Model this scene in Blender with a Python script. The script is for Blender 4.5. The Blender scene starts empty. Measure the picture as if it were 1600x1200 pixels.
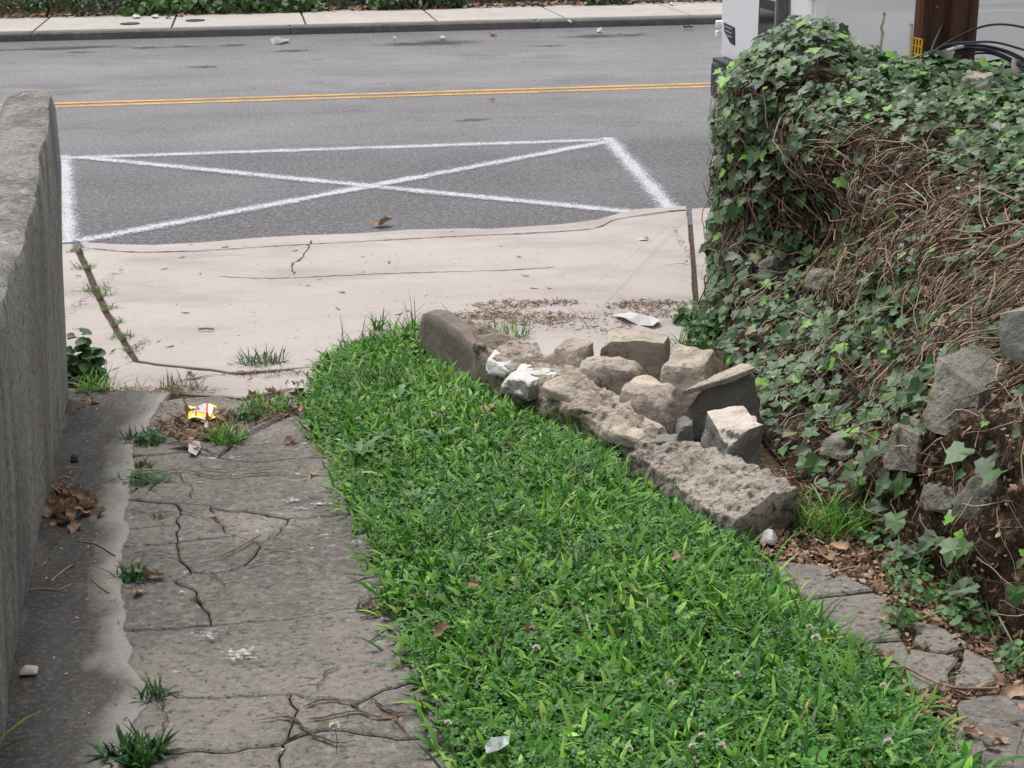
import bpy, bmesh, math, random
import numpy as np
from mathutils import Vector, Matrix, Euler, noise as mn

# ------------------------------------------------------------------ scene, camera, light
sc = bpy.context.scene
col = sc.collection
RNG = np.random.default_rng(7)
random.seed(7)

F_PX, H_OFF, CAM_H, ROLL = 2500.0, 820.0, 2.0, 0.009
PITCH = math.atan(H_OFF / F_PX)
cam_d = bpy.data.cameras.new('camera')
cam_d.sensor_width = 36.0
cam_d.lens = 36.0 * F_PX / 1600.0
cam_d.clip_start, cam_d.clip_end = 0.05, 900.0
cam = bpy.data.objects.new('camera', cam_d)
col.objects.link(cam)
AX_R = Vector((1, 0, 0)); AX_U = Vector((0, math.sin(PITCH), math.cos(PITCH))); AX_F = Vector((0, math.cos(PITCH), -math.sin(PITCH)))
R2 = AX_R * math.cos(ROLL) - AX_U * math.sin(ROLL)
U2 = AX_U * math.cos(ROLL) + AX_R * math.sin(ROLL)
m = Matrix((R2, U2, -AX_F)).transposed().to_4x4()
m.translation = (0, 0, CAM_H)
cam.matrix_world = m
sc.camera = cam

SUN_EL, SUN_AZ = math.radians(64), math.radians(-28)      # bright cloud high on the left
w = bpy.data.worlds.new('World'); sc.world = w; w.use_nodes = True
nt = w.node_tree; nt.nodes.clear()
sky = nt.nodes.new('ShaderNodeTexSky'); sky.sky_type = 'NISHITA'; sky.sun_disc = False
sky.sun_elevation = SUN_EL; sky.sun_rotation = SUN_AZ
sky.air_density = 1.0; sky.dust_density = 4.0; sky.ozone_density = 1.0
hs = nt.nodes.new('ShaderNodeHueSaturation'); hs.inputs['Saturation'].default_value = 0.16   # cloud-grey sky
bg = nt.nodes.new('ShaderNodeBackground'); bg.inputs['Strength'].default_value = 0.13
wo = nt.nodes.new('ShaderNodeOutputWorld')
nt.links.new(sky.outputs[0], hs.inputs['Color']); nt.links.new(hs.outputs[0], bg.inputs['Color']); nt.links.new(bg.outputs[0], wo.inputs[0])
sun_d = bpy.data.lights.new('sun', 'SUN'); sun_d.energy = 1.5; sun_d.angle = math.radians(42); sun_d.color = (1, .95, .89)
sun = bpy.data.objects.new('sun', sun_d); col.objects.link(sun)
sdir = Vector((math.sin(SUN_AZ) * math.cos(SUN_EL), math.cos(SUN_AZ) * math.cos(SUN_EL), math.sin(SUN_EL)))
sun.rotation_euler = sdir.to_track_quat('Z', 'Y').to_euler()
vs = sc.view_settings
vs.view_transform = 'Standard'; vs.look = 'None'; vs.gamma = 1.0; vs.use_curve_mapping = False
vs.exposure = 0.52

# ------------------------------------------------------------------ survey helpers: photo pixel -> place on a known surface
CP = Vector((0, 0, CAM_H))
def ray(px, py): return R2 * ((px - 800) / F_PX) - U2 * ((py - 600) / F_PX) + AX_F
def Z(px, py, z=0.0):
    r = ray(px, py); return CP + r * ((z - CAM_H) / r.z)
def D(px, py, d): return CP + ray(px, py) * d
def P(q):
    v = Vector(q) - CP; d = v.dot(AX_F)
    return 800 + F_PX * v.dot(R2) / d, 600 - F_PX * v.dot(U2) / d, d
DL = math.radians(9)
RU = Vector((math.cos(DL), math.sin(DL), 0)); RN = Vector((-math.sin(DL), math.cos(DL), 0))
C0 = Z(600, 366)
def S(x, y): return -((x - C0.x) * RN.x + (y - C0.y) * RN.y)
def hg(x, y): return float(np.interp(S(x, y), [0, .02, 2.9, 12], [0, .012, .13, .13 + .07 * 9.1]))
def hgv(x, y):
    s = -((x - C0.x) * RN.x + (y - C0.y) * RN.y)
    return np.interp(s, [0, .02, 2.9, 12], [0, .012, .13, .13 + .07 * 9.1])
def G(px, py, off=0.0):
    z = 0.0
    for _ in range(25):
        q = Z(px, py, z + off); z = hg(q.x, q.y)
    return q
def TK(t, k, z=0.0): return C0 + RU * t + RN * k + Vector((0, 0, z))

# ------------------------------------------------------------------ object helpers
def link(o, parent=None):
    col.objects.link(o)
    if parent is not None: o.parent = parent
    return o
def tag(o, label=None, cat=None, group=None, kind=None):
    if label: o['label'] = label
    if cat: o['category'] = cat
    if group: o['group'] = group
    if kind: o['kind'] = kind
    return o
def empty(name, loc=(0, 0, 0), rz=0.0, label=None, cat=None, group=None):
    o = bpy.data.objects.new(name, None); o.location = loc; o.rotation_euler = (0, 0, rz); o.empty_display_size = .1
    link(o); tag(o, label, cat, group); return o
def mesh_obj(name, V, Fc, mat, parent=None, smooth=False):
    me = bpy.data.meshes.new(name); me.from_pydata([tuple(v) for v in V], [], Fc)
    me.materials.append(mat); me.update()
    if smooth: me.polygons.foreach_set('use_smooth', [True] * len(me.polygons))
    o = bpy.data.objects.new(name, me)
    link(o)
    if parent is not None:
        o.parent = parent
        o.matrix_parent_inverse = Matrix.Translation(-Vector(parent.location)) if parent.rotation_euler.z == 0 else (Matrix.Translation(parent.location) @ parent.rotation_euler.to_matrix().to_4x4()).inverted()
    return o
def local_obj(name, V, Fc, mat, parent, smooth=False):      # vertices already in the parent's own frame
    me = bpy.data.meshes.new(name); me.from_pydata([tuple(v) for v in V], [], Fc)
    me.materials.append(mat); me.update()
    if smooth: me.polygons.foreach_set('use_smooth', [True] * len(me.polygons))
    return link(bpy.data.objects.new(name, me), parent)
def tri_obj(name, V, T, mat, parent=None, tint=None, smooth=True):
    """big numpy triangle mesh with a per-vertex tint colour"""
    me = bpy.data.meshes.new(name)
    nv, nf = len(V), len(T)
    me.vertices.add(nv); me.vertices.foreach_set('co', np.ascontiguousarray(V, dtype=np.float32).ravel())
    me.loops.add(nf * 3); me.loops.foreach_set('vertex_index', np.ascontiguousarray(T, dtype=np.int32).ravel())
    me.polygons.add(nf); me.polygons.foreach_set('loop_start', np.arange(0, nf * 3, 3, dtype=np.int32))
    me.polygons.foreach_set('loop_total', np.full(nf, 3, dtype=np.int32))
    if smooth: me.polygons.foreach_set('use_smooth', np.ones(nf, dtype=bool))
    if tint is not None:
        a = me.attributes.new('tint', 'FLOAT_COLOR', 'POINT')
        c = np.ones((nv, 4), dtype=np.float32); c[:, :3] = tint
        a.data.foreach_set('color', c.ravel())
    me.update(calc_edges=True); me.validate()
    me.materials.append(mat)
    o = bpy.data.objects.new(name, me); link(o)
    if parent is not None:
        o.parent = parent; o.matrix_parent_inverse = Matrix.Translation(-Vector(parent.location))
    return o
def add_box(V, Fc, c, d, rot=None):
    b = len(V); c = Vector(c)
    for sx in (-1, 1):
        for sy in (-1, 1):
            for sz in (-1, 1):
                v = Vector((sx * d[0] / 2, sy * d[1] / 2, sz * d[2] / 2))
                if rot is not None: v = rot @ v
                V.append(c + v)
    Fc += [[b, b + 1, b + 3, b + 2], [b + 4, b + 6, b + 7, b + 5], [b, b + 4, b + 5, b + 1], [b + 2, b + 3, b + 7, b + 6], [b, b + 2, b + 6, b + 4], [b + 1, b + 5, b + 7, b + 3]]
def tube(V, Fc, pts, rad, sides=5, cap=True):
    pts = [Vector(p) for p in pts]; n = len(pts); b0 = len(V)
    prev = None
    for i, p in enumerate(pts):
        t = (pts[min(i + 1, n - 1)] - pts[max(i - 1, 0)]).normalized()
        a = Vector((0, 0, 1)) if abs(t.z) < .9 else Vector((1, 0, 0))
        if prev is not None: a = prev
        x = t.cross(a).normalized(); y = x.cross(t).normalized(); prev = y
        r = rad[i] if hasattr(rad, '__len__') else rad
        for k in range(sides):
            an = 2 * math.pi * k / sides
            V.append(p + x * (math.cos(an) * r) + y * (math.sin(an) * r))
    for i in range(n - 1):
        for k in range(sides):
            a = b0 + i * sides + k; c = b0 + i * sides + (k + 1) % sides
            Fc.append([a, c, c + sides, a + sides])
    if cap:
        Fc.append([b0 + k for k in range(sides)]); Fc.append([b0 + (n - 1) * sides + k for k in reversed(range(sides))])
def spline(pts, n=24):
    pts = [Vector(p) for p in pts]; out = []
    q = [pts[0] * 2 - pts[1]] + pts + [pts[-1] * 2 - pts[-2]]
    m_ = len(pts) - 1
    for i in range(n + 1):
        s = i / n * m_; k = min(int(s), m_ - 1); t = s - k
        a, b, c, d = q[k], q[k + 1], q[k + 2], q[k + 3]
        out.append(.5 * ((2 * b) + (c - a) * t + (2 * a - 5 * b + 4 * c - d) * t * t + (3 * b - a - 3 * c + d) * t ** 3))
    return out

# ------------------------------------------------------------------ materials
def nmat(name, base, layers=(), rough=.9, bump=(), spec=None, tint=False, trans=0.0, metallic=0.0, tint_amt=1.0, rand=0.0):
    """layers: (kind, scale, lo, hi, colour, strength, stretch) mixed one over the other; bump: (kind, scale, strength, dist)"""
    M = bpy.data.materials.new(name); M.use_nodes = True
    if spec is None: spec = .1 if rough >= .84 else .3
    t = M.node_tree; N = t.nodes; L = t.links; N.clear()
    out = N.new('ShaderNodeOutputMaterial'); bs = N.new('ShaderNodeBsdfPrincipled')
    bs.inputs['Roughness'].default_value = rough; bs.inputs['Specular IOR Level'].default_value = spec; bs.inputs['Metallic'].default_value = metallic
    geo = N.new('ShaderNodeNewGeometry')
    def tex(kind, scale, stretch):
        src = geo.outputs['Position']
        if stretch:
            mp = N.new('ShaderNodeMapping'); mp.inputs['Scale'].default_value = stretch[:3]
            if len(stretch) > 3: mp.inputs['Rotation'].default_value = (0, 0, stretch[3])
            L.new(src, mp.inputs[0]); src = mp.outputs[0]
        if kind == 'attr':                                     # wear mask stored on the mesh, broken up by noise
            at_ = N.new('ShaderNodeAttribute'); at_.attribute_name = 'tint'
            n = N.new('ShaderNodeTexNoise'); n.inputs['Scale'].default_value = scale; n.inputs['Detail'].default_value = 6; L.new(src, n.inputs['Vector'])
            ad_ = N.new('ShaderNodeMath'); ad_.operation = 'ADD'; L.new(at_.outputs['Fac'], ad_.inputs[0]); L.new(n.outputs[0], ad_.inputs[1]); return ad_.outputs[0]
        if kind == 'noise':
            n = N.new('ShaderNodeTexNoise'); n.inputs['Scale'].default_value = scale; n.inputs['Detail'].default_value = 6; n.inputs['Roughness'].default_value = .62
            L.new(src, n.inputs['Vector']); return n.outputs[0]
        if kind == 'fine':
            n = N.new('ShaderNodeTexNoise'); n.inputs['Scale'].default_value = scale; n.inputs['Detail'].default_value = 2; n.inputs['Roughness'].default_value = .7
            L.new(src, n.inputs['Vector']); return n.outputs[0]
        if kind == 'cell':
            n = N.new('ShaderNodeTexVoronoi'); n.inputs['Scale'].default_value = scale
            L.new(src, n.inputs['Vector'])
            sp = N.new('ShaderNodeSeparateColor'); L.new(n.outputs['Color'], sp.inputs[0]); return sp.outputs[0]
        if kind == 'dots':
            n = N.new('ShaderNodeTexVoronoi'); n.inputs['Scale'].default_value = scale
            L.new(src, n.inputs['Vector']); return n.outputs['Distance']
        if kind == 'crack':
            n = N.new('ShaderNodeTexVoronoi'); n.feature = 'DISTANCE_TO_EDGE'; n.inputs['Scale'].default_value = scale
            w_ = N.new('ShaderNodeTexNoise'); w_.inputs['Scale'].default_value = scale * 3; w_.inputs['Detail'].default_value = 4
            mx = N.new('ShaderNodeMix'); mx.data_type = 'VECTOR'; mx.inputs['Factor'].default_value = .12
            L.new(src, w_.inputs['Vector']); L.new(src, mx.inputs[4]); L.new(w_.outputs['Color'], mx.inputs[5])
            L.new(mx.outputs[1], n.inputs['Vector']); return n.outputs['Distance']
    rgb = N.new('ShaderNodeRGB'); rgb.outputs[0].default_value = (*base, 1); cur = rgb.outputs[0]
    if tint:
        at = N.new('ShaderNodeAttribute'); at.attribute_name = 'tint'; cur = at.outputs['Color']
    if rand:
        oi = N.new('ShaderNodeObjectInfo'); hv = N.new('ShaderNodeHueSaturation')
        mr = N.new('ShaderNodeMapRange'); mr.inputs['To Min'].default_value = 1 - rand; mr.inputs['To Max'].default_value = 1 + rand
        L.new(oi.outputs['Random'], mr.inputs[0]); L.new(mr.outputs[0], hv.inputs['Value']); L.new(cur, hv.inputs['Color']); cur = hv.outputs[0]
    for ly in layers:
        kind, scale, lo, hi, c, st = ly[:6]; stretch = ly[6] if len(ly) > 6 else None
        fac = tex(kind, scale, stretch)
        mr = N.new('ShaderNodeMapRange'); mr.inputs['From Min'].default_value = lo; mr.inputs['From Max'].default_value = hi
        mr.inputs['To Max'].default_value = st; L.new(fac, mr.inputs[0])
        mx = N.new('ShaderNodeMix'); mx.data_type = 'RGBA'; L.new(mr.outputs[0], mx.inputs[0]); L.new(cur, mx.inputs[6]); mx.inputs[7].default_value = (*c, 1)
        cur = mx.outputs[2]
    L.new(cur, bs.inputs['Base Color'])
    prev = None
    for b in bump:
        fac = tex(b[0], b[1], b[4] if len(b) > 4 else None)
        bp = N.new('ShaderNodeBump'); bp.inputs['Strength'].default_value = b[2]; bp.inputs['Distance'].default_value = b[3]
        L.new(fac, bp.inputs['Height'])
        if prev is not None: L.new(prev, bp.inputs['Normal'])
        prev = bp.outputs[0]
    if prev is not None: L.new(prev, bs.inputs['Normal'])
    sh = bs.outputs[0]
    if trans:
        tr = N.new('ShaderNodeBsdfTranslucent'); L.new(cur, tr.inputs[0])
        ms = N.new('ShaderNodeMixShader'); ms.inputs[0].default_value = trans; L.new(sh, ms.inputs[1]); L.new(tr.outputs[0], ms.inputs[2]); sh = ms.outputs[0]
    L.new(sh, out.inputs[0])
    return M

M = {}
M['asphalt'] = nmat('asphalt', (.122, .120, .132), [
    ('attr', .8, .5, 1.45, (.25, .245, .262), 1.0), ('noise', 1.3, .5, .75, (.115, .113, .118), .55, (.4, 1.6, 1, -DL)),
    ('noise', 5, .56, .68, (.09, .09, .097), .45, (.25, 2.2, 1, -DL)), ('noise', .9, .56, .68, (.10, .098, .105), .45),
    ('fine', 30, .5, .72, (.31, .305, .31), .6), ('fine', 48, .5, .3, (.07, .07, .073), .8), ('cell', 140, .88, .97, (.42, .41, .40), .5)],
    rough=.92, bump=[('fine', 60, .6, .006)])
M['asphalt_patch'] = nmat('dark_tar', (.06, .06, .064), [('fine', 60, .5, .75, (.15, .15, .15), .6), ('noise', 6, .45, .6, (.10, .10, .104), .6)], rough=.85)
M['apron'] = nmat('pale_concrete', (.40, .355, .342), [
    ('noise', .8, .4, .65, (.445, .41, .395), .8), ('noise', 2.4, .48, .66, (.30, .268, .247), .7, (.5, 1, 1)), ('noise', 5, .55, .7, (.46, .43, .42), .6, (.4, 1, 1)),
    ('noise', 11, .56, .72, (.36, .32, .29), .4), ('fine', 60, .55, .8, (.58, .53, .51), .5), ('fine', 90, .45, .25, (.30, .27, .25), .6), ('noise', 28, .66, .74, (.22, .19, .165), .6)],
    rough=.93, bump=[('fine', 70, .35, .004), ('noise', 5, .25, .01)])
M['walk'] = nmat('far_walk_concrete', (.40, .375, .35), [('noise', 1.2, .4, .65, (.46, .43, .40), .8), ('noise', 4, .55, .7, (.30, .26, .22), .5), ('fine', 50, .5, .8, (.52, .50, .47), .5)], rough=.93)
M['kerb'] = nmat('dirty_kerb_concrete', (.17, .165, .16), [('noise', 3, .45, .65, (.10, .10, .10), .8, (.5, .5, 2)), ('noise', 12, .5, .7, (.27, .255, .24), .6)], rough=.93, bump=[('noise', 30, .5, .01)])
M['drive'] = nmat('weathered_concrete', (.222, .203, .183), [
    ('noise', 1.7, .42, .58, (.122, .112, .102), .85), ('noise', 3.5, .54, .66, (.30, .275, .25), .75), ('noise', 7, .5, .66, (.115, .105, .096), .6), ('noise', 6, .60, .72, (.30, .235, .17), .3), ('noise', 2.6, .56, .66, (.13, .13, .095), .5),
    ('fine', 45, .5, .75, (.28, .268, .255), .75), ('fine', 60, .48, .28, (.045, .042, .038), .85), ('dots', 75, .14, .06, (.50, .48, .45), .45), ('noise', 26, .56, .68, (.27, .25, .23), .5),
    ('noise', 13, .66, .72, (.55, .53, .51), .55)],
    rough=.95, bump=[('noise', 38, .8, .012), ('fine', 110, .6, .006), ('noise', 6, .4, .02)])
M['gutter'] = nmat('smooth_grey_cement', (.108, .104, .099), [
    ('noise', 1.5, .40, .58, (.055, .053, .051), .85, (2.2, .7, 1, .2)), ('noise', 2.6, .58, .72, (.17, .16, .15), .7, (1.6, .8, 1, .2)), ('noise', 14, .6, .8, (.26, .21, .16), .35),
    ('attr', 9, .92, 1.42, (.285, .27, .25), .95, (1, .5, 1)), ('fine', 80, .5, .8, (.30, .285, .27), .45), ('fine', 100, .45, .25, (.06, .055, .05), .5)],
    rough=.93, bump=[('fine', 80, .4, .005), ('noise', 9, .3, .012)])
M['gutter_edge'] = nmat('pale_cement_feather', (.36, .34, .315), [('noise', 6, .45, .65, (.27, .25, .23), .7), ('fine', 70, .5, .8, (.46, .44, .41), .5)], rough=.93, bump=[('noise', 30, .5, .01)])
M['wall'] = nmat('stained_wall_concrete', (.40, .385, .36), [
    ('noise', 1.8, .44, .62, (.22, .214, .205), .8, (1, 1, .4)), ('noise', 3.5, .48, .62, (.14, .137, .132), .65, (2.0, 2.0, .22)), ('noise', 6, .54, .70, (.42, .405, .385), .6),
    ('noise', 14, .55, .7, (.34, .32, .29), .5), ('noise', 1.3, .56, .72, (.24, .20, .12), .5), ('fine', 60, .52, .8, (.46, .44, .41), .55), ('fine', 45, .46, .28, (.08, .077, .073), .75), ('noise', 24, .60, .68, (.075, .072, .068), .6)],
    rough=.95, bump=[('noise', 30, 1, .025), ('noise', 9, .5, .03), ('fine', 80, .6, .008)])
M['wall_top'] = nmat('lichen_wall_top', (.32, .31, .295), [
    ('noise', 5, .45, .6, (.15, .144, .135), .8), ('noise', 9, .62, .72, (.26, .22, .15), .35), ('noise', 16, .6, .68, (.55, .52, .48), .7), ('fine', 60, .48, .28, (.07, .065, .06), .7)],
    rough=.96, bump=[('noise', 26, 1, .03), ('fine', 80, .6, .01)])
M['soil'] = nmat('dark_soil', (.045, .031, .022), [('noise', 8, .45, .65, (.075, .052, .036), .8), ('noise', 30, .5, .7, (.025, .018, .013), .8), ('cell', 60, .82, .92, (.20, .14, .095), .7)], rough=.97, bump=[('noise', 24, 1, .04), ('fine', 90, .8, .012)])
M['crack'] = nmat('dirt_in_cracks', (.075, .058, .042), [('noise', 25, .45, .65, (.13, .10, .065), .8), ('cell', 90, .8, .95, (.22, .19, .15), .5)], rough=.97, bump=[('noise', 50, 1, .02)])
M['stone'] = nmat('quarry_stone', (.46, .395, .335), [
    ('noise', 4, .42, .60, (.29, .25, .21), .85), ('noise', 7, .54, .66, (.60, .50, .39), .8), ('noise', 20, .57, .68, (.15, .13, .11), .65), ('fine', 70, .5, .8, (.50, .46, .42), .55), ('fine', 45, .45, .28, (.10, .085, .07), .65), ('noise', 5, .62, .72, (.13, .12, .09), .5)],
    rough=.93, bump=[('noise', 14, .8, .03), ('noise', 60, .6, .01)], rand=.12)
M['stone_dark'] = nmat('mossy_wall_stone', (.26, .245, .21), [
    ('noise', 5, .42, .6, (.165, .16, .13), .8), ('noise', 9, .52, .66, (.35, .33, .285), .7), ('noise', 16, .56, .68, (.115, .13, .06), .6), ('fine', 60, .48, .3, (.05, .05, .045), .6), ('fine', 70, .55, .8, (.27, .26, .24), .5)],
    rough=.95, bump=[('noise', 18, .9, .03), ('noise', 60, .6, .01)], rand=.12)
M['mortar'] = nmat('broken_mortar', (.50, .425, .36), [
    ('noise', 5, .47, .60, (.20, .155, .115), .85), ('noise', 4, .56, .66, (.46, .30, .17), .7), ('noise', 7, .56, .64, (.60, .56, .53), .85), ('noise', 30, .53, .63, (.085, .065, .05), .85), ('fine', 60, .5, .8, (.55, .51, .47), .5), ('fine', 50, .46, .28, (.10, .08, .06), .7)],
    rough=.97, bump=[('noise', 28, 1, .03), ('noise', 70, .9, .012)])
M['mortar_grey'] = nmat('rough_grey_mortar', (.50, .445, .39), [
    ('noise', 6, .48, .62, (.24, .20, .165), .8), ('noise', 11, .58, .7, (.33, .33, .23), .5), ('noise', 34, .52, .62, (.085, .07, .055), .85), ('fine', 55, .5, .8, (.58, .54, .50), .6), ('noise', 9, .58, .68, (.55, .51, .48), .7), ('fine', 42, .45, .28, (.06, .05, .04), .8)],
    rough=.97, bump=[('noise', 30, 1, .03), ('noise', 80, .9, .012)])
M['plaster'] = nmat('brown_render_face', (.20, .172, .15), [('noise', 3, .45, .62, (.135, .117, .10), .7, (3, 3, .6)), ('noise', 7, .56, .7, (.27, .24, .215), .7, (3, 3, .6)), ('fine', 60, .5, .8, (.30, .27, .25), .5), ('noise', 30, .66, .72, (.33, .24, .16), .5)], rough=.95, bump=[('noise', 30, .5, .012)])
M['whitestone'] = nmat('white_broken_stone', (.66, .65, .64), [('noise', 8, .5, .68, (.52, .50, .48), .7), ('fine', 50, .46, .28, (.33, .31, .29), .5), ('noise', 20, .66, .72, (.40, .33, .25), .6)], rough=.92, bump=[('noise', 26, .8, .02)])
M['greystone'] = nmat('grey_split_stone', (.255, .245, .23), [('noise', 7, .45, .62, (.18, .175, .16), .8), ('noise', 12, .56, .68, (.36, .34, .31), .7), ('noise', 24, .6, .7, (.11, .105, .095), .6)], rough=.94, bump=[('noise', 16, 1, .03), ('noise', 60, .6, .01)])
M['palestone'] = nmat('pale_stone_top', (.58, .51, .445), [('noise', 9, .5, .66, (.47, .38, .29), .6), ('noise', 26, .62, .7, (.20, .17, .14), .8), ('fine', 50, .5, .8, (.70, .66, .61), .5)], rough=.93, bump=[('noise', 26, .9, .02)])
M['ivy'] = nmat('ivy_leaf', (.04, .075, .035), [('noise', 60, .5, .75, (.10, .13, .085), .25)], rough=.44, spec=.40, tint=True, trans=.15)
M['green'] = nmat('grass_and_clover', (.05, .13, .02), [], rough=.5, spec=.4, tint=True, trans=.22)
M['deadleaf'] = nmat('dry_brown_leaf', (.36, .245, .17), [('noise', 30, .45, .7, (.15, .085, .05), .7), ('noise', 18, .6, .75, (.42, .31, .21), .5)], rough=.85, spec=.2, rand=.3, trans=.08)
M['litter'] = nmat('leaf_litter', (.2, .12, .07), [], rough=.9, spec=.15, tint=True)
M['vine'] = nmat('dry_vine_stem', (.27, .185, .13), [], rough=.9, spec=.2, tint=True)
M['vine1'] = nmat('pale_vine_stem', (.32, .235, .17), [('noise', 14, .45, .65, (.19, .13, .09), .8)], rough=.9, spec=.2)
M['hedge'] = nmat('hedge_leaf', (.03, .07, .02), [], rough=.5, spec=.35, tint=True, trans=.2)
M['van_white'] = nmat('white_van_paint', (.88, .89, .92), [('noise', 1.2, .5, .75, (.82, .825, .84), .6, (1, 1, .6)), ('noise', 25, .66, .75, (.55, .54, .53), .25)], rough=.28, spec=.5)
M['black_plastic'] = nmat('black_plastic', (.022, .024, .028), [('fine', 60, .5, .8, (.04, .04, .045), .4)], rough=.55, spec=.35)
M['bumper'] = nmat('grey_black_bumper', (.018, .02, .026), [('noise', 14, .5, .7, (.032, .034, .04), .5)], rough=.5, spec=.4)
M['glass'] = nmat('dark_window_glass', (.012, .014, .016), rough=.06, spec=.6)
M['tyre'] = nmat('tyre_rubber', (.018, .018, .018), [('noise', 30, .5, .8, (.04, .038, .035), .5)], rough=.85)
M['rim'] = nmat('steel_rim', (.35, .35, .36), rough=.4, metallic=.7)
M['taillight'] = nmat('red_tail_light', (.28, .012, .015), rough=.2, spec=.6)
M['galv'] = nmat('galvanised_steel', (.30, .31, .31), [('noise', 40, .45, .65, (.20, .205, .205), .8), ('noise', 12, .6, .7, (.42, .42, .42), .6)], rough=.6, metallic=.4)
M['pole'] = nmat('creosoted_wood', (.15, .078, .048), [('noise', 16, .48, .62, (.048, .025, .017), .85, (1, 1, .06)), ('noise', 40, .56, .68, (.16, .083, .048), .6, (1, 1, .05)), ('noise', 20, .66, .72, (.26, .13, .055), .55, (1, 1, .12))], rough=.85, bump=[('noise', 45, 1, .03, (1, 1, .04))])
M['cable'] = nmat('blue_black_cable', (.035, .045, .07), [('noise', 30, .5, .75, (.07, .08, .11), .5)], rough=.45, spec=.5)
M['strap'] = nmat('black_tape', (.012, .012, .013), rough=.6)
M['sleeve'] = nmat('white_sleeve', (.62, .63, .65), rough=.4)
M['yellow_plastic'] = nmat('yellow_plastic', (.78, .46, .02), [('noise', 30, .55, .7, (.55, .33, .03), .5)], rough=.5)
M['drystick'] = nmat('peeled_stick', (.50, .43, .34), [('noise', 30, .5, .7, (.30, .23, .16), .7)], rough=.85)
M['iron'] = nmat('cast_iron', (.05, .042, .035), [('noise', 30, .5, .7, (.10, .07, .045), .6)], rough=.75, metallic=.3)
M['paper'] = nmat('crumpled_paper', (.58, .56, .56), [('noise', 16, .55, .7, (.55, .52, .52), .6)], rough=.85, trans=.1)
M['paper_pink'] = nmat('pink_brown_paper', (.42, .27, .25), [('noise', 20, .5, .7, (.50, .36, .34), .6)], rough=.85)
M['pkt_yellow'] = nmat('yellow_packet_print', (.82, .66, .03), rough=.35, spec=.5)
M['pkt_red'] = nmat('red_packet_print', (.62, .03, .03), rough=.35, spec=.5)
M['pkt_silver'] = nmat('silver_packet_print', (.55, .56, .54), [('noise', 40, .5, .7, (.35, .36, .35), .7)], rough=.35, spec=.5)
M['pkt_white'] = nmat('white_packet_print', (.75, .75, .74), rough=.4)
M['pkt_ink'] = nmat('dark_packet_print', (.05, .06, .10), rough=.4)
M['film'] = nmat('clear_plastic_film', (.55, .6, .6), [('noise', 20, .5, .7, (.75, .78, .78), .6)], rough=.2, spec=.6, trans=.4)
M['cup'] = nmat('blue_grey_cup', (.28, .34, .40), rough=.4)
M['petal'] = nmat('clover_flower_white', (.72, .70, .62), [('noise', 200, .45, .6, (.5, .45, .36), .5)], rough=.8, trans=.2)
M['black'] = nmat('coal_black_pebble', (.02, .02, .022), rough=.7)

def paint(name, c, lo, hi, edge, wear):
    """sprayed or rolled road paint: worn through to the asphalt and fading at the line's edges (uv.y runs across the line)"""
    Mt = bpy.data.materials.new(name); Mt.use_nodes = True
    t = Mt.node_tree; N = t.nodes; L = t.links; N.clear()
    out = N.new('ShaderNodeOutputMaterial'); bs = N.new('ShaderNodeBsdfPrincipled'); tr = N.new('ShaderNodeBsdfTransparent'); ms = N.new('ShaderNodeMixShader')
    bs.inputs['Roughness'].default_value = .85; bs.inputs['Specular IOR Level'].default_value = .2
    uv = N.new('ShaderNodeUVMap'); sp = N.new('ShaderNodeSeparateXYZ'); L.new(uv.outputs[0], sp.inputs[0])
    a = N.new('ShaderNodeMath'); a.operation = 'SUBTRACT'; a.inputs[1].default_value = .5; L.new(sp.outputs[1], a.inputs[0])
    b = N.new('ShaderNodeMath'); b.operation = 'ABSOLUTE'; L.new(a.outputs[0], b.inputs[0])
    e = N.new('ShaderNodeMapRange'); e.inputs['From Min'].default_value = .5; e.inputs['From Max'].default_value = .5 - edge; L.new(b.outputs[0], e.inputs[0])
    geo = N.new('ShaderNodeNewGeometry')
    n1 = N.new('ShaderNodeTexNoise'); n1.inputs['Scale'].default_value = 75; n1.inputs['Detail'].default_value = 3; L.new(geo.outputs['Position'], n1.inputs['Vector'])
    n2 = N.new('ShaderNodeTexNoise'); n2.inputs['Scale'].default_value = 4; n2.inputs['Detail'].default_value = 4; L.new(geo.outputs['Position'], n2.inputs['Vector'])
    ad = N.new('ShaderNodeMath'); ad.operation = 'MULTIPLY_ADD'; ad.inputs[1].default_value = wear; L.new(n2.outputs[0], ad.inputs[0]); L.new(n1.outputs[0], ad.inputs[2])
    ee = N.new('ShaderNodeMath'); ee.operation = 'SUBTRACT'; ee.inputs[0].default_value = 1.0; L.new(e.outputs[0], ee.inputs[1])
    s2 = N.new('ShaderNodeMath'); s2.operation = 'MULTIPLY_ADD'; s2.inputs[1].default_value = .45; L.new(ee.outputs[0], s2.inputs[0]); L.new(ad.outputs[0], s2.inputs[2])
    mr = N.new('ShaderNodeMapRange'); mr.inputs['From Min'].default_value = hi; mr.inputs['From Max'].default_value = lo; L.new(s2.outputs[0], mr.inputs[0])
    rgb = N.new('ShaderNodeMix'); rgb.data_type = 'RGBA'; rgb.inputs[6].default_value = (*c, 1); rgb.inputs[7].default_value = (*[v * .78 for v in c], 1); L.new(n1.outputs[0], rgb.inputs[0])
    L.new(rgb.outputs[2], bs.inputs['Base Color']); L.new(mr.outputs[0], ms.inputs[0]); L.new(tr.outputs[0], ms.inputs[1]); L.new(bs.outputs[0], ms.inputs[2]); L.new(ms.outputs[0], out.inputs[0])
    return Mt
M['white_paint'] = paint('white_spray_paint', (.54, .555, .61), .64, .96, .42, .3)
M['white_thin'] = paint('thin_white_spray_paint', (.56, .58, .62), .60, .98, .45, .3)
M['yellow_paint'] = paint('yellow_road_paint', (.70, .42, .13), .70, .98, .10, .5)

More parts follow.
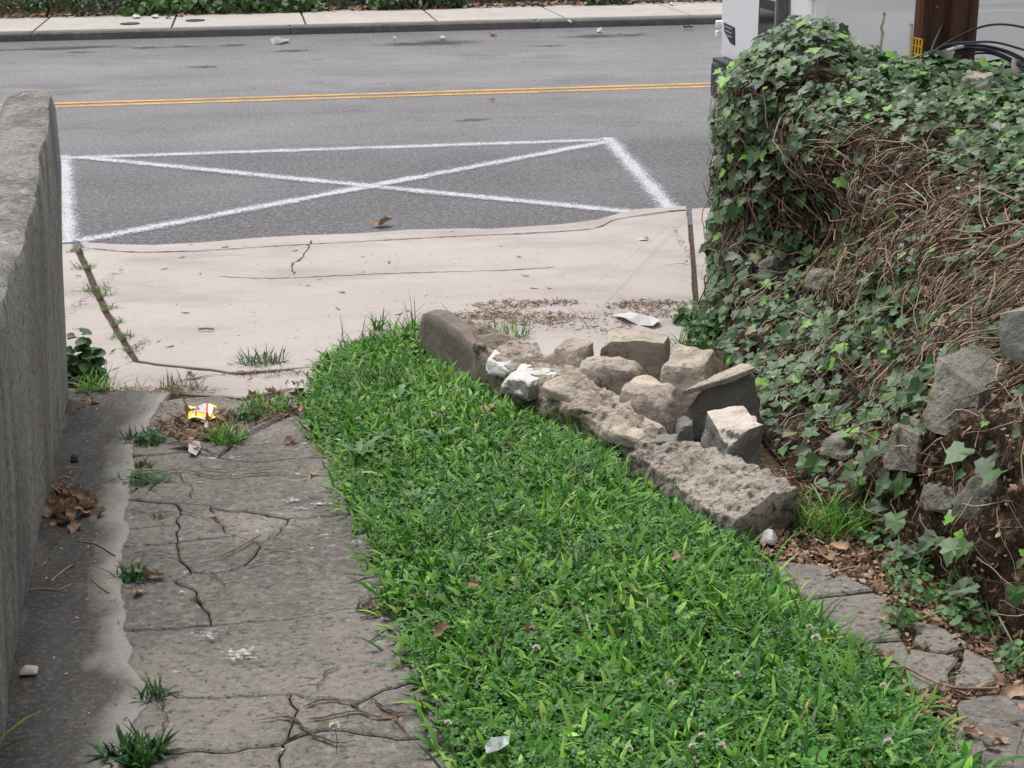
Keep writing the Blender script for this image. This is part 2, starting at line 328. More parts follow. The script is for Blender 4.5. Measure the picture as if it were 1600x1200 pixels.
# ------------------------------------------------------------------ the setting: ground, road, pavements
def sheet(name, pts, z, mat, parent=None):
    return mesh_obj(name, [(p.x, p.y, z) for p in pts], [list(range(len(pts)))], mat, parent)
ground = mesh_obj('ground', [(-300, -150, -.12), (300, -150, -.12), (300, 400, -.12), (-300, 400, -.12)], [[0, 1, 2, 3]], M['soil']); tag(ground, kind='structure')
V = []; TI = []; T = []
RK = [(-.9, .0), (.3, .0), (.7, .05), (1.4, .18), (2.6, .12), (3.1, .45), (3.9, .62), (4.6, .5), (5.3, .62), (5.8, .6), (6.6, .85), (7.4, .65), (8.3, .85), (9.3, .6), (10.2, .4), (10.8, .1), (11.13, .0)]     # how far traffic has worn and bleached the surface
for k_, w_ in RK:
    for t_ in (-70, 70): q = TK(t_, k_); V.append((q.x, q.y, 0)); TI.append([w_] * 3)
for i in range(len(RK) - 1): T += [[2 * i, 2 * i + 1, 2 * i + 3], [2 * i, 2 * i + 3, 2 * i + 2]]
road = tri_obj('road', np.array(V), np.array(T), M['asphalt'], None, np.array(TI), smooth=False); tag(road, kind='structure')

def strip(name, a, b, wid, z, mat, wid2=None, seg=1, zz=None):
    a = Vector((a.x, a.y, 0)); b = Vector((b.x, b.y, 0)); d = (b - a).normalized(); p = Vector((-d.y, d.x, 0))
    wid2 = wid2 or wid; V = []; Fc = []
    for i in range(seg + 1):
        t = i / seg; c = a.lerp(b, t); ww = wid + (wid2 - wid) * t
        V += [c - p * ww / 2 + Vector((0, 0, z)), c + p * ww / 2 + Vector((0, 0, z))]
    for i in range(seg): Fc.append([2 * i, 2 * i + 2, 2 * i + 3, 2 * i + 1])
    o = mesh_obj(name, V, Fc, mat, road)
    uvl = o.data.uv_layers.new(name='UVMap')
    for poly in o.data.polygons:
        for li in poly.loop_indices:
            vi = o.data.loops[li].vertex_index
            uvl.data[li].uv = ((vi // 2) / seg, float(vi % 2))
    return o
for k in (5.50, 5.70): strip('yellow_line', TK(-70, k), TK(70, k), .11, .004, M['yellow_paint'])
# the crossed-out box sprayed on the parking lane
bA, bB, bC, bD = Z(108, 246), Z(952, 220), Z(1052, 325), Z(112, 376)
strip('white_line', Z(101, 243), Z(106, 380), .19, .0045, M['white_paint'])
strip('white_line', Z(90, 248), Z(955, 219), .24, .005, M['white_thin'])
strip('white_line', Z(949, 216), Z(1048, 328), .22, .0055, M['white_paint'])
strip('white_line', Z(122, 378), Z(955, 221), .215, .006, M['white_paint'])
strip('white_line', Z(130, 247), Z(1000, 334), .215, .0065, M['white_paint'])
# tar-dark repair smears by the far gutter and in the near lane
TAR = paint('tar_smear', (.06, .06, .065), .62, .98, .5, .35)
def smear(px, py, rx, ry, seed, z):
    c = Z(px, py); n = 30; V = [(c.x, c.y, z)]
    for i in range(n):
        a = 6.2832 * i / n; rr = 1 + .7 * mn.noise(Vector((math.cos(a) * 2.3 + seed, math.sin(a) * 2.3, seed * .37)))
        q = c + RU * (math.cos(a) * rx * rr) + RN * (math.sin(a) * ry * rr); V.append((q.x, q.y, z))
    o = mesh_obj('tar_smear', V, [[0, 1 + k, 1 + (k + 1) % n] for k in range(n)], TAR, road); uvl = o.data.uv_layers.new(name='UVMap')
    for li, lp in enumerate(o.data.loops): uvl.data[li].uv = (0, .5 if lp.vertex_index == 0 else 1.0)
for i, (px, py, rx, ry) in enumerate([(60, 77, .9, .18), (130, 74, .8, .3), (230, 75, .32, .2), (290, 73, .4, .16), (365, 71, .25, .2), (690, 67, .6, .45), (640, 69, .5, .3), (930, 57, .5, .35), (990, 55, .35, .25), (735, 188, .2, .09), (120, 82, .3, .12), (450, 80, .4, .12), (860, 72, .3, .12), (320, 105, .3, .1)]): smear(px, py, rx, ry, i + 1, .004 + .0002 * i)

# slabs cut from polygons, each a separate piece with ragged edge and real thickness
def refine(poly, step, jag, fr=9.0):
    out = []
    n = len(poly)
    for i in range(n):
        a, b = poly[i], poly[(i + 1) % n]
        k = max(1, int((b - a).length / step))
        for j in range(k):
            q = a.lerp(b, j / k)
            if jag:
                nv = mn.noise_vector(Vector((q.x * fr, q.y * fr, 3.1))) + .6 * mn.noise_vector(Vector((q.x * fr * 3, q.y * fr * 3, 7.7)))
                q = q + Vector((nv.x, nv.y, 0)) * jag
            out.append(q)
    return out
def inset(poly, d):
    n = len(poly); out = []
    ar = sum(poly[i].x * poly[(i + 1) % n].y - poly[(i + 1) % n].x * poly[i].y for i in range(n))
    sg = 1 if ar > 0 else -1
    for i in range(n):
        e1 = (poly[i] - poly[i - 1]); e2 = (poly[(i + 1) % n] - poly[i]); e1.z = e2.z = 0
        n1 = Vector((-e1.y, e1.x, 0)).normalized() * sg; n2 = Vector((-e2.y, e2.x, 0)).normalized() * sg
        nn = n1 + n2
        nn = nn.normalized() if nn.length > 1e-6 else n1
        out.append(poly[i] + nn * (d / max(.5, nn.dot(n1))))
    return out
def slab(name, pts, mat, parent, gap=.008, jag=.0, step=.05, thick=.06, dz=0.0, bev=.006, zf=hg, tilt=(0, 0), fr=9.0):
    poly = refine([Vector((p.x, p.y, 0)) for p in pts], step, jag, fr)
    o_ = inset(poly, gap / 2); t_ = inset(o_, bev); n = len(poly)
    cx = sum(p.x for p in poly) / n; cy = sum(p.y for p in poly) / n
    def zz(p): return zf(p.x, p.y) + dz + tilt[0] * (p.x - cx) + tilt[1] * (p.y - cy)
    V = [(p.x, p.y, zz(p)) for p in t_] + [(p.x, p.y, zz(p) - bev * .8) for p in o_] + [(p.x, p.y, zz(p) - thick) for p in o_]
    Fc = [list(range(n))]
    for i in range(n):
        j = (i + 1) % n
        Fc.append([i, n + i, n + j, j]); Fc.append([n + i, 2 * n + i, 2 * n + j, n + j])
    o = mesh_obj(name, V, Fc, mat, parent)
    bm = bmesh.new(); bm.from_mesh(o.data)
    bmesh.ops.recalc_face_normals(bm, faces=bm.faces)
    big = [f for f in bm.faces if len(f.verts) > 4]
    bmesh.ops.triangulate(bm, faces=big, ngon_method='EAR_CLIP')
    bm.normal_update()
    s = sum(f.normal.z * f.calc_area() for f in bm.faces)
    if s < 0: bmesh.ops.reverse_faces(bm, faces=bm.faces)
    bm.to_mesh(o.data); bm.free()
    return o

# earth sheet under everything on the near side
def grid_obj(name, x0, x1, y0, y1, nx, ny, zf, mat):
    xs = np.linspace(x0, x1, nx); ys = np.linspace(y0, y1, ny); X, Y = np.meshgrid(xs, ys)
    Zs = zf(X, Y); V = np.stack([X, Y, Zs], -1).reshape(-1, 3)
    T = []
    for j in range(ny - 1):
        a = j * nx + np.arange(nx - 1)
        T.append(np.stack([a, a + 1, a + nx + 1], 1)); T.append(np.stack([a, a + nx + 1, a + nx], 1))
    return tri_obj(name, V, np.concatenate(T), mat)
def nz(X, Y, f, s=0.0): return np.vectorize(lambda a, b: mn.noise(Vector((a * f, b * f, s))))(X, Y)
earth = grid_obj('earth', -3.4, 2.6, 1.2, 9.0, 110, 140, lambda X, Y: np.maximum(hgv(X, Y), .008) - .014 + .005 * nz(X, Y, 6, 2), M['crack']); tag(earth, kind='structure')

pave = empty('near_pavement'); tag(pave, kind='structure')
def gp(L): return [G(*q) for q in L]
def bez(L, n): return [Vector((p.x, p.y, 0)) for p in spline([Vector((q[0], q[1], 0)) for q in L], n)]
outer = [(124, 379), (180, 383), (240, 384), (315, 380), (400, 373), (472, 369), (560, 366), (640, 360), (730, 358), (765, 359), (870, 352), (930, 345), (961, 336), (992, 328), (1074, 323)]
groove = [(1076, 331), (1045, 334), (985, 343), (957, 349), (922, 358), (817, 365), (690, 371), (560, 378), (430, 385), (315, 392), (210, 394), (133, 388)]
def zg(px, py): q = Z(px, py, .006); return Vector((q.x, q.y, 0))
def zap(x, y): return max(hg(x, y), .014)
slab('kerb_lip', [zg(*q) for q in outer] + [G(*q, .008) for q in groove], M['apron'], pave, gap=.014, jag=.006, step=.06, thick=.05, zf=zap, fr=5)
slab('slab', [G(*q) for q in [(126, 387), (210, 394), (315, 392), (430, 385), (560, 378), (690, 371), (817, 365), (922, 358), (957, 349), (985, 343), (1045, 334), (1074, 331), (1080, 400), (1084, 470), (1070, 560), (900, 590), (700, 575), (500, 572), (365, 582), (330, 576), (245, 568), (216, 563), (170, 486)]], M['apron'], pave, gap=.006, jag=.004, step=.07, thick=.08, zf=zap, bev=.004)
slab('slab', [G(*q) for q in [(-150, 405), (60, 385), (114, 383), (162, 488), (207, 561), (180, 578), (60, 580), (-150, 560)]], M['apron'], pave, gap=.004, jag=.006, step=.07, thick=.08, zf=zap, dz=-.004)
q0 = G(1075, 330); q1 = G(1085, 470)
for i in range(4):
    a = q0 + RU * (.012 + 1.5 * i); b = q1 + RU * (.012 + 1.5 * i)
    slab('slab', [a, a + RU * 1.5, b + RU * 1.5, b], M['apron'], pave, gap=.02, thick=.1, zf=lambda x, y: max(hg(x, y), .014) + .004, step=.3)
for i in range(4):
    a = G(-150, 405) + RU * (-1.5 * i); b = G(-150, 560) + RU * (-1.5 * i)
    slab('slab', [a, a - RU * 1.5, b - RU * 1.5, b], M['apron'], pave, gap=.02, thick=.1, zf=zap, step=.3)
# upper broken margin of the apron
slab('slab', gp([(150, 582), (205, 562), (245, 569), (330, 577), (380, 584), (480, 572), (560, 570), (540, 600), (450, 606), (380, 620), (320, 615), (285, 613), (245, 612), (150, 612)]), M['apron'], pave, gap=.016, jag=.012, step=.04, dz=-.004)
# hairline cracks and the chip marks on the apron
def crack_line(pts, wpx, parent, mat, seed=0, zoff=.0015, wob=1.0):
    pw = []
    P_ = spline([G(*q) for q in pts], 14 * (len(pts) - 1)); n = len(P_)
    V = []; Fc = []
    for i, q in enumerate(P_):
        t = (P_[min(i + 1, n - 1)] - P_[max(i - 1, 0)]).normalized(); s = Vector((-t.y, t.x, 0))
        jit = mn.noise(Vector((q.x * 22, q.y * 22, seed))) * .016 + mn.noise(Vector((q.x * 70, q.y * 70, seed))) * .006
        wd = wpx * (.35 + .65 * abs(mn.noise(Vector((q.x * 14, q.y * 14, seed + 5)))) * 2) * min(1, i / 3, (n - 1 - i) / 3 + .05)
        c = q + s * jit * wob
        zc = max(hg(c.x, c.y), .014) + zoff
        V += [(c.x - s.x * wd, c.y - s.y * wd, zc), (c.x + s.x * wd, c.y + s.y * wd, zc)]
    for i in range(n - 1): Fc.append([2 * i, 2 * i + 2, 2 * i + 3, 2 * i + 1])
    return mesh_obj('crack', V, Fc, mat, parent)
for i, (pts, wd) in enumerate([([(340, 432), (400, 435), (465, 434), (530, 431), (600, 428), (700, 425), (800, 422), (920, 414)], .006), ([(488, 374), (480, 390), (470, 405), (455, 414), (460, 431)], .006),
                               ([(690, 520), (760, 512), (830, 512)], .004), ([(1020, 420), (1060, 412), (1078, 414)], .003), ([(870, 437), (910, 428)], .003), ([(104, 455), (150, 454)], .004), ([(260, 600), (320, 588), (360, 583)], .006)]):
    crack_line(pts, wd, pave, M['crack'], i)
crack_line(groove[::-1], .007, pave, M['crack'], 40, .003, .12)

# ---- driveway: the left wheel strip, broken into pieces
drive = empty('driveway'); tag(drive, kind='structure')
DP = [
    [(455, 646), (520, 634), (580, 720), (475, 714), (385, 724), (345, 714), (372, 690)],
    [(203, 712), (300, 706), (345, 714), (385, 724), (475, 714), (580, 720), (610, 800), (450, 812), (380, 800), (278, 785), (185, 778)],
    [(185, 778), (278, 785), (276, 820), (240, 823), (185, 822)], [(185, 822), (240, 823), (276, 820), (277, 846), (240, 850), (180, 853)],
    [(278, 785), (330, 792), (350, 828), (370, 838), (320, 843), (277, 846), (276, 820)], [(330, 792), (380, 800), (450, 812), (410, 850), (385, 842), (370, 838), (350, 828)],
    [(277, 846), (320, 843), (370, 838), (385, 842), (410, 850), (395, 872), (360, 893), (330, 898), (300, 895), (282, 876)],
    [(180, 853), (240, 850), (277, 846), (282, 876), (300, 895), (270, 908), (220, 911), (180, 906)],
    [(450, 812), (610, 800), (660, 935), (560, 951), (440, 968), (333, 977), (318, 950), (300, 922), (270, 908), (300, 895), (330, 898), (360, 893), (395, 872), (410, 850)],
    [(180, 906), (220, 911), (270, 908), (300, 922), (318, 950), (333, 977), (180, 986)],
    [(180, 986), (333, 977), (440, 968), (560, 951), (660, 935), (700, 1050), (560, 1096), (450, 1086), (395, 1091), (300, 1090), (258, 1080), (180, 1062)],
    [(180, 1062), (258, 1080), (300, 1090), (395, 1091), (450, 1086), (455, 1112), (440, 1160), (330, 1175), (170, 1170)],
    [(450, 1086), (560, 1096), (700, 1050), (745, 1165), (600, 1150), (520, 1140), (440, 1160), (455, 1112)],
    [(170, 1170), (330, 1175), (440, 1160), (430, 1300), (150, 1300)], [(440, 1160), (520, 1140), (600, 1150), (745, 1165), (800, 1300), (430, 1300)],
    [(290, 622), (345, 618), (385, 626), (370, 645), (330, 640), (288, 640)], [(385, 626), (450, 612), (470, 625), (452, 644), (405, 660), (370, 645)], [(288, 640), (330, 640), (370, 645), (405, 660), (360, 688), (300, 690), (285, 665)],
    [(150, 1300), (430, 1300), (800, 1300), (950, 1700), (0, 1700)],
    [(240, 628), (290, 622), (288, 640), (285, 665), (245, 672), (215, 670)], [(205, 676), (245, 672), (285, 665), (300, 690), (345, 714), (300, 706), (203, 712)],
    [(300, 690), (360, 688), (405, 660), (452, 644), (372, 690), (345, 714)],
]
rr = random.Random(3)
for poly in DP:
    slab('slab', gp(poly), M['drive'], drive, gap=.005, jag=.016, step=.022, thick=.05, dz=rr.uniform(-.002, .002), tilt=(rr.uniform(-.007, .007), rr.uniform(-.006, .006)), bev=.005, fr=13)
# finer cracks inside the pieces
for i, (pts, wd) in enumerate([([(205, 740), (290, 738), (340, 748), (420, 742)], .004), ([(280, 800), (330, 815), (345, 812)], .003), ([(205, 870), (240, 866), (275, 872)], .004), ([(330, 897), (350, 910), (346, 925)], .003),
                               ([(300, 1005), (360, 1003)], .002), ([(260, 730), (300, 760), (290, 784)], .003), ([(470, 1108), (520, 1098), (560, 1112)], .008), ([(480, 1130), (540, 1118), (590, 1124), (640, 1116)], .007), ([(360, 895), (420, 880), (470, 868)], .004), ([(400, 740), (470, 745), (540, 738)], .004), ([(300, 720), (330, 735), (390, 735), (440, 730)], .004), ([(420, 850), (450, 835), (500, 838)], .003), ([(400, 868), (440, 862), (520, 872)], .003), ([(560, 1010), (600, 1000), (640, 1012)], .003), ([(500, 1085), (505, 1060), (530, 1040)], .003), ([(250, 1090), (260, 1130), (240, 1160)], .003), ([(300, 830), (340, 826), (352, 829)], .003), ([(200, 800), (240, 806), (276, 803)], .003), ([(400, 1130), (450, 1125), (500, 1160), (560, 1165)], .005), ([(580, 1090), (600, 1110), (640, 1150)], .005)]):
    crack_line(pts, wd, drive, M['crack'], 20 + i, zoff=.008)
# cement gutter strip poured along the wall foot, its feathered edge broken and pale
edge = [(268, 616), (245, 640), (225, 680), (208, 700), (208, 740), (200, 772), (197, 830), (192, 870), (190, 930), (195, 985), (205, 1010), (200, 1040), (222, 1070), (225, 1112), (206, 1132), (190, 1200), (180, 1300)]
foot = [(100, 612), (104, 640), (83, 740), (60, 840), (35, 962), (7, 1075), (-40, 1300)]
NR, NC = 170, 16; V = []; TI = []
for r_ in range(NR):
    py = 614 + (1296 - 614) * r_ / (NR - 1); xe = float(np.interp(py, [q[1] for q in edge], [q[0] for q in edge])); xw = float(np.interp(py, [q[1] for q in foot], [q[0] for q in foot]))
    a = G(xw, py) - Vector((.07, 0, 0)); b = G(xe, py); jv = .016 * mn.noise(Vector((b.x * 7, b.y * 7, 1))) + .007 * mn.noise(Vector((b.x * 31, b.y * 31, 2))) + .006 * mn.noise(Vector((b.x * 80, b.y * 80, 2)))
    b.x += jv; wdt = (b - a).length
    for c_ in range(NC):
        t = 1 - (1 - c_ / (NC - 1)) ** 1.6; p = a.lerp(b, t); de = (1 - t) * wdt; dw = t * wdt - .07
        V.append((p.x, p.y, hg(p.x, p.y) + .010 - .004 * max(0, 1 - de / .02) + .003 * mn.noise(Vector((p.x * 7, p.y * 7, 0))))); TI.append([max(max(0, 1 - de / .16), .55 * max(0, 1 - abs(dw) / .05))] * 3)
    V.append((b.x, b.y, hg(b.x, b.y) - .04)); TI.append([1, 1, 1])
n1 = NC + 1; T = []
for r_ in range(NR - 1):
    for c_ in range(NC): a_ = r_ * n1 + c_; T += [[a_, a_ + n1, a_ + 1], [a_ + 1, a_ + n1, a_ + n1 + 1]]
tri_obj('gutter', np.array([tuple(v) for v in V]), np.array(T), M['gutter'], drive, np.array(TI))
def stain(px, py, rx, ry, mat, seed, off=.007):
    c = G(px, py); n = 22; V = [(c.x, c.y, c.z + off)]
    for k in range(n):
        a = 6.2832 * k / n; rr_ = 1 + .5 * mn.noise(Vector((math.cos(a) * 1.5, math.sin(a) * 1.5, seed * 1.9))); x_, y_ = c.x + rx * rr_ * math.cos(a), c.y + ry * rr_ * math.sin(a)
        V.append((x_, y_, hg(x_, y_) + off))
    o = mesh_obj('stain', V, [[0, 1 + k, 1 + (k + 1) % n] for k in range(n)], mat, drive); uvl = o.data.uv_layers.new(name='UVMap')
    for li, lp in enumerate(o.data.loops): uvl.data[li].uv = (0, .5 if lp.vertex_index == 0 else 1.0)
W_ST = paint('white_efflorescence', (.50, .48, .46), .60, .80, .5, .35); O_ST = paint('orange_sand', (.36, .235, .14), .55, .85, .5, .3); M_ST = paint('moss_brown', (.12, .11, .04), .5, .8, .5, .3)
for i, (px, py, rx, ry, mt) in enumerate([(372, 785, .045, .05, W_ST), (455, 785, .06, .06, W_ST), (500, 790, .09, .07, W_ST), (470, 798, .05, .03, W_ST), (525, 800, .03, .04, W_ST), (285, 928, .05, .04, W_ST), (612, 1130, .035, .05, O_ST), (575, 1135, .02, .05, O_ST), (208, 795, .025, .05, O_ST), (335, 810, .03, .03, O_ST), (225, 1060, .02, .03, O_ST), (215, 880, .025, .04, O_ST), (500, 1105, .06, .04, M_ST), (535, 1175, .035, .05, M_ST), (505, 1135, .04, .04, M_ST), (465, 730, .035, .05, M_ST), (330, 1000, .05, .05, W_ST), (420, 960, .06, .02, M_ST), (540, 948, .07, .02, M_ST), (375, 1030, .12, .07, W_ST)]):
    stain(px, py, rx, ry, mt, i, .007 + .0003 * i)

# ---- right wheel strip: broken flags showing between grass and bank
RP = [[(1195, 872), (1290, 882), (1365, 922), (1265, 938), (1215, 915)], [(1265, 938), (1365, 922), (1405, 945), (1412, 1000), (1338, 1011), (1275, 990)],
      [(1338, 1011), (1412, 1000), (1424, 1012), (1425, 1036), (1372, 1056), (1315, 1040)], [(1428, 962), (1480, 980), (1515, 1005), (1472, 1016), (1428, 1002)],
      [(1425, 1014), (1472, 1018), (1495, 1026), (1495, 1066), (1430, 1080), (1405, 1050)], [(1500, 1010), (1556, 1028), (1575, 1066), (1500, 1074)],
      [(1500, 1092), (1630, 1066), (1690, 1300), (1560, 1300), (1490, 1165)], [(1130, 830), (1195, 862), (1215, 915), (1170, 900)]]
for poly in RP:
    slab('flag', gp(poly), M['drive'], drive, gap=.007, jag=.016, step=.02, thick=.05, dz=-.004 + rr.uniform(0, .006), tilt=(rr.uniform(-.02, .02), rr.uniform(-.015, .015)))

# ---- far pavement and kerb
fw = empty('far_pavement'); tag(fw, kind='structure')
jx = [-1.62 + 1.62 * i for i in range(-9, 12)]
for i in range(len(jx) - 1):
    a, b = jx[i], jx[i + 1]
    slab('slab', [TK(a, 11.33), TK(b, 11.33), TK(b, 13.25), TK(a, 13.25)], M['walk'], fw, gap=.025, step=.4, thick=.1, zf=lambda x, y: .10, jag=.004)
for i in range(-5, 7):
    a, b = i * 3.05 - .2, (i + 1) * 3.05 - .2
    slab('kerb', [TK(a, 11.12), TK(b, 11.12), TK(b, 11.34), TK(a, 11.34)], M['kerb'], fw, gap=.008, step=.3, thick=.16, zf=lambda x, y: .096, bev=.025, jag=.004)
for px, py in ((203, 37), (305, 32)):
    c = Z(px, py, .105); V = []; Fc = []
    for ring, (r, z) in enumerate([(.12, .102), (.12, .112), (.10, .112), (.10, .108), (.0, .108)]):
        for k in range(24): V.append((c.x + r * math.cos(k * math.pi / 12), c.y + r * math.sin(k * math.pi / 12), z))
    for g in range(4):
        for k in range(24): Fc.append([g * 24 + k, g * 24 + (k + 1) % 24, (g + 1) * 24 + (k + 1) % 24, (g + 1) * 24 + k])
    o = mesh_obj('utility_cover', V, Fc, M['iron'])
    tag(o, 'small round iron cover in far pavement, the left one' if px < 250 else 'small round iron cover on a pavement joint, the right one', 'utility cover', 'iron covers in the far pavement')


# ------------------------------------------------------------------ left concrete retaining wall
wl = empty('retaining_wall', (-1.61, 5.49, 0), label='weathered grey concrete retaining wall along the left of the driveway', cat='wall')
WB0, WB1 = Vector((-1.615, 5.50, 0)), Vector((-1.1, 3.07, 0))
wdir = (WB1 - WB0).normalized(); wout = Vector((-wdir.y, wdir.x, 0))
if wout.x > 0: wout = -wout                       # away from the driveway
def wall_ring(l, shrink=0.0):
    q = WB0 + wdir * l; zb = hg(q.x, q.y) - .06; TH = .11; zt = float(np.interp(l, [0, .8, 1.6, 5], [1.275, 1.175, 1.11, 1.08])) - shrink * .5
    prof = [(0, zb), (-.02, .35), (-.04, .7), (-.058, 1.0), (-.060, zt - .035), (-.056, zt - .012), (-.042, zt - .002), (.03, zt), (TH - .02, zt - .01), (TH, zt - .04), (TH + .02, .9), (TH + .03, zb)]
    out = []
    for o_, z in prof:
        p = q + wout * o_; p.z = z
        d = mn.noise(Vector((p.x * 4, p.y * 4, p.z * 4))) * .012 + mn.noise(Vector((p.x * 17, p.y * 17, p.z * 17))) * (.004 if z > 1.0 else .003)
        out.append(p + wout * d + Vector((0, 0, d * (1.6 if z > 1.1 else 0))))
    return out
V = []; Fc = []; Ls = [0, .012, .03, .06, .1] + [.1 + .05 * i for i in range(1, 92)]
for i, l in enumerate(Ls): V += wall_ring(l, max(0, .06 - l) * 1.4)
nr = 12
for i in range(len(Ls) - 1):
    for k in range(nr - 1): Fc.append([i * nr + k, (i + 1) * nr + k, (i + 1) * nr + k + 1, i * nr + k + 1])
faceF = [f for f in Fc if max((v % nr) for v in f) <= 5]; topF = [f for f in Fc if max((v % nr) for v in f) > 5]
c_end = [list(reversed(range(nr)))]
def sub(Vs, Fs):
    used = sorted({i for f in Fs for i in f}); mp = {a: b for b, a in enumerate(used)}
    return [Vs[i] for i in used], [[mp[i] for i in f] for f in Fs]
va, fa = sub(V, faceF + c_end); mesh_obj('wall_face', va, fa, M['wall'], wl, True)
va, fa = sub(V, topF); mesh_obj('wall_top', va, fa, M['wall_top'], wl, True)
bed_q = WB0 + wout * .2
bed = grid_obj('planting_bed', -4.2, -1.0, 1.0, 5.6, 60, 80, lambda X, Y: np.where((X - WB0.x) * wout.x + (Y - WB0.y) * wout.y > .19, .90 + .05 * nz(X, Y, 5) + .12 * np.clip(((X - WB0.x) * wout.x + (Y - WB0.y) * wout.y - .19), 0, 1), -.1), M['soil']); tag(bed, kind='structure')

# ------------------------------------------------------------------ right bank of earth behind the fallen wall
ST = [  # y, toe x, profile (outward offset, absolute z)
    (7.62, 1.02, [(0, .10), (.01, .10), (.02, .10), (.03, .10), (.3, .10), (.5, .10), (.9, .10), (1.5, .1), (3.6, .1)]),
    (7.52, 1.02, [(0, .10), (.01, .5), (.03, .90), (.10, 1.03), (.26, 1.12), (.44, 1.15), (.8, .97), (1.45, .90), (3.6, .90)]),
    (7.15, .97, [(0, .10), (.01, .5), (.03, .97), (.10, 1.12), (.22, 1.22), (.38, 1.25), (.66, 1.06), (1.35, .93), (3.6, .93)]),
    (6.75, .91, [(0, .11), (.02, .45), (.05, .82), (.10, 1.02), (.23, 1.10), (.42, 1.12), (.78, 1.02), (1.35, .95), (3.6, .96)]),
    (6.40, .88, [(0, .13), (.10, .32), (.38, .42), (.47, .60), (.27, .86), (.30, .97), (.56, 1.03), (1.25, .98), (3.6, 1.0)]),
    (6.10, .85, [(0, .14), (.12, .26), (.36, .40), (.50, .60), (.44, .80), (.52, .92), (.72, .99), (1.32, 1.0), (3.6, 1.02)]),
    (5.50, .80, [(0, .18), (.15, .26), (.34, .40), (.50, .58), (.62, .76), (.78, .87), (1.0, .95), (1.6, 1.02), (3.6, 1.06)]),
    (4.80, .80, [(0, .23), (.15, .30), (.30, .42), (.44, .57), (.58, .70), (.8, .81), (1.1, .92), (1.7, 1.03), (3.6, 1.14)]),
    (4.30, .84, [(0, .26), (.12, .33), (.24, .45), (.34, .58), (.45, .69), (.7, .79), (1.1, .89), (1.7, 1.01), (3.6, 1.14)]),
    (3.90, .95, [(0, .29), (.03, .38), (.08, .50), (.14, .63), (.26, .74), (.52, .81), (1.0, .89), (1.6, 1.01), (3.6, 1.14)]),
    (3.55, 1.07, [(0, .31), (.02, .42), (.05, .55), (.09, .68), (.19, .79), (.42, .84), (.9, .91), (1.5, 1.02), (3.6, 1.14)]),
    (3.00, 1.14, [(0, .34), (.02, .45), (.05, .58), (.09, .71), (.2, .82), (.42, .87), (.9, .94), (1.5, 1.04), (3.6, 1.14)]),
    (1.80, 1.30, [(0, .42), (.03, .5), (.08, .6), (.15, .72), (.28, .84), (.5, .9), (.9, .97), (1.5, 1.07), (3.6, 1.16)]),
]
ST_Y = np.array([-s[0] for s in ST]); ST_X = np.array([s[1] for s in ST]); ST_O = np.array([[p[0] for p in s[2]] for s in ST]); ST_Z = np.array([[p[1] for p in s[2]] for s in ST])
NB = ST_O.shape[1]
def bank(y, b, off=0.0):
    """point on the bank: y along the drive, b in 0..8 from the toe up to the flat top; returns arrays"""
    y = np.asarray(y, float); b = np.clip(np.asarray(b, float), 0, NB - 1.001)
    k = np.floor(b).astype(int); t = b - k
    i = np.clip(np.searchsorted(ST_Y, -y) - 1, 0, len(ST) - 2); s = (-y - ST_Y[i]) / (ST_Y[i + 1] - ST_Y[i])
    def it(A): return (A[i, k] * (1 - t) + A[i, k + 1] * t) * (1 - s) + (A[i + 1, k] * (1 - t) + A[i + 1, k + 1] * t) * s
    x = ST_X[i] * (1 - s) + ST_X[i + 1] * s + it(ST_O); z = it(ST_Z)
    return np.stack([x, y + 0 * x, z], -1)
def bank_n(y, b):
    e = .03
    du = bank(y - e, b) - bank(y + e, b); dv = bank(y, b + .12) - bank(y, b - .12)
    n = np.cross(du, dv); n /= np.linalg.norm(n, axis=-1, keepdims=True) + 1e-9
    return n
ys = np.concatenate([np.linspace(7.62, 7.5, 8), np.linspace(7.45, 1.8, 150)]); bs_ = np.concatenate([np.linspace(0, 6, 80), np.linspace(6.1, 7.999, 30)])
Yg, Bg = np.meshgrid(ys, bs_, indexing='ij'); Pg = bank(Yg, Bg); Ng = bank_n(Yg, Bg)
dsp = np.vectorize(lambda a, b, c: mn.noise(Vector((a * 5, b * 5, c * 5))) * .045 + mn.noise(Vector((a * 16, b * 16, c * 16))) * .022)(Pg[..., 0], Pg[..., 1], Pg[..., 2])
Pg = Pg + Ng * (dsp * np.clip(Bg / .5, 0, 1))[..., None]
ny, nb = Yg.shape; idx = np.arange(ny * nb).reshape(ny, nb)
T = np.concatenate([np.stack([idx[:-1, :-1].ravel(), idx[1:, :-1].ravel(), idx[1:, 1:].ravel()], 1), np.stack([idx[:-1, :-1].ravel(), idx[1:, 1:].ravel(), idx[:-1, 1:].ravel()], 1)])
bk = tri_obj('earth_bank', Pg.reshape(-1, 3), T, M['soil']); tag(bk, kind='structure')
def bank_disp(p): return mn.noise(Vector(p) * 5) * .045 + mn.noise(Vector(p) * 16) * .022
def BP(y, b, off=0.0):
    p = bank(np.array([y]), np.array([b]))[0]; n = bank_n(np.array([y]), np.array([b]))[0]
    return Vector(p) + Vector(n) * (bank_disp(p) * min(1, b / .5) + off), Vector(n)

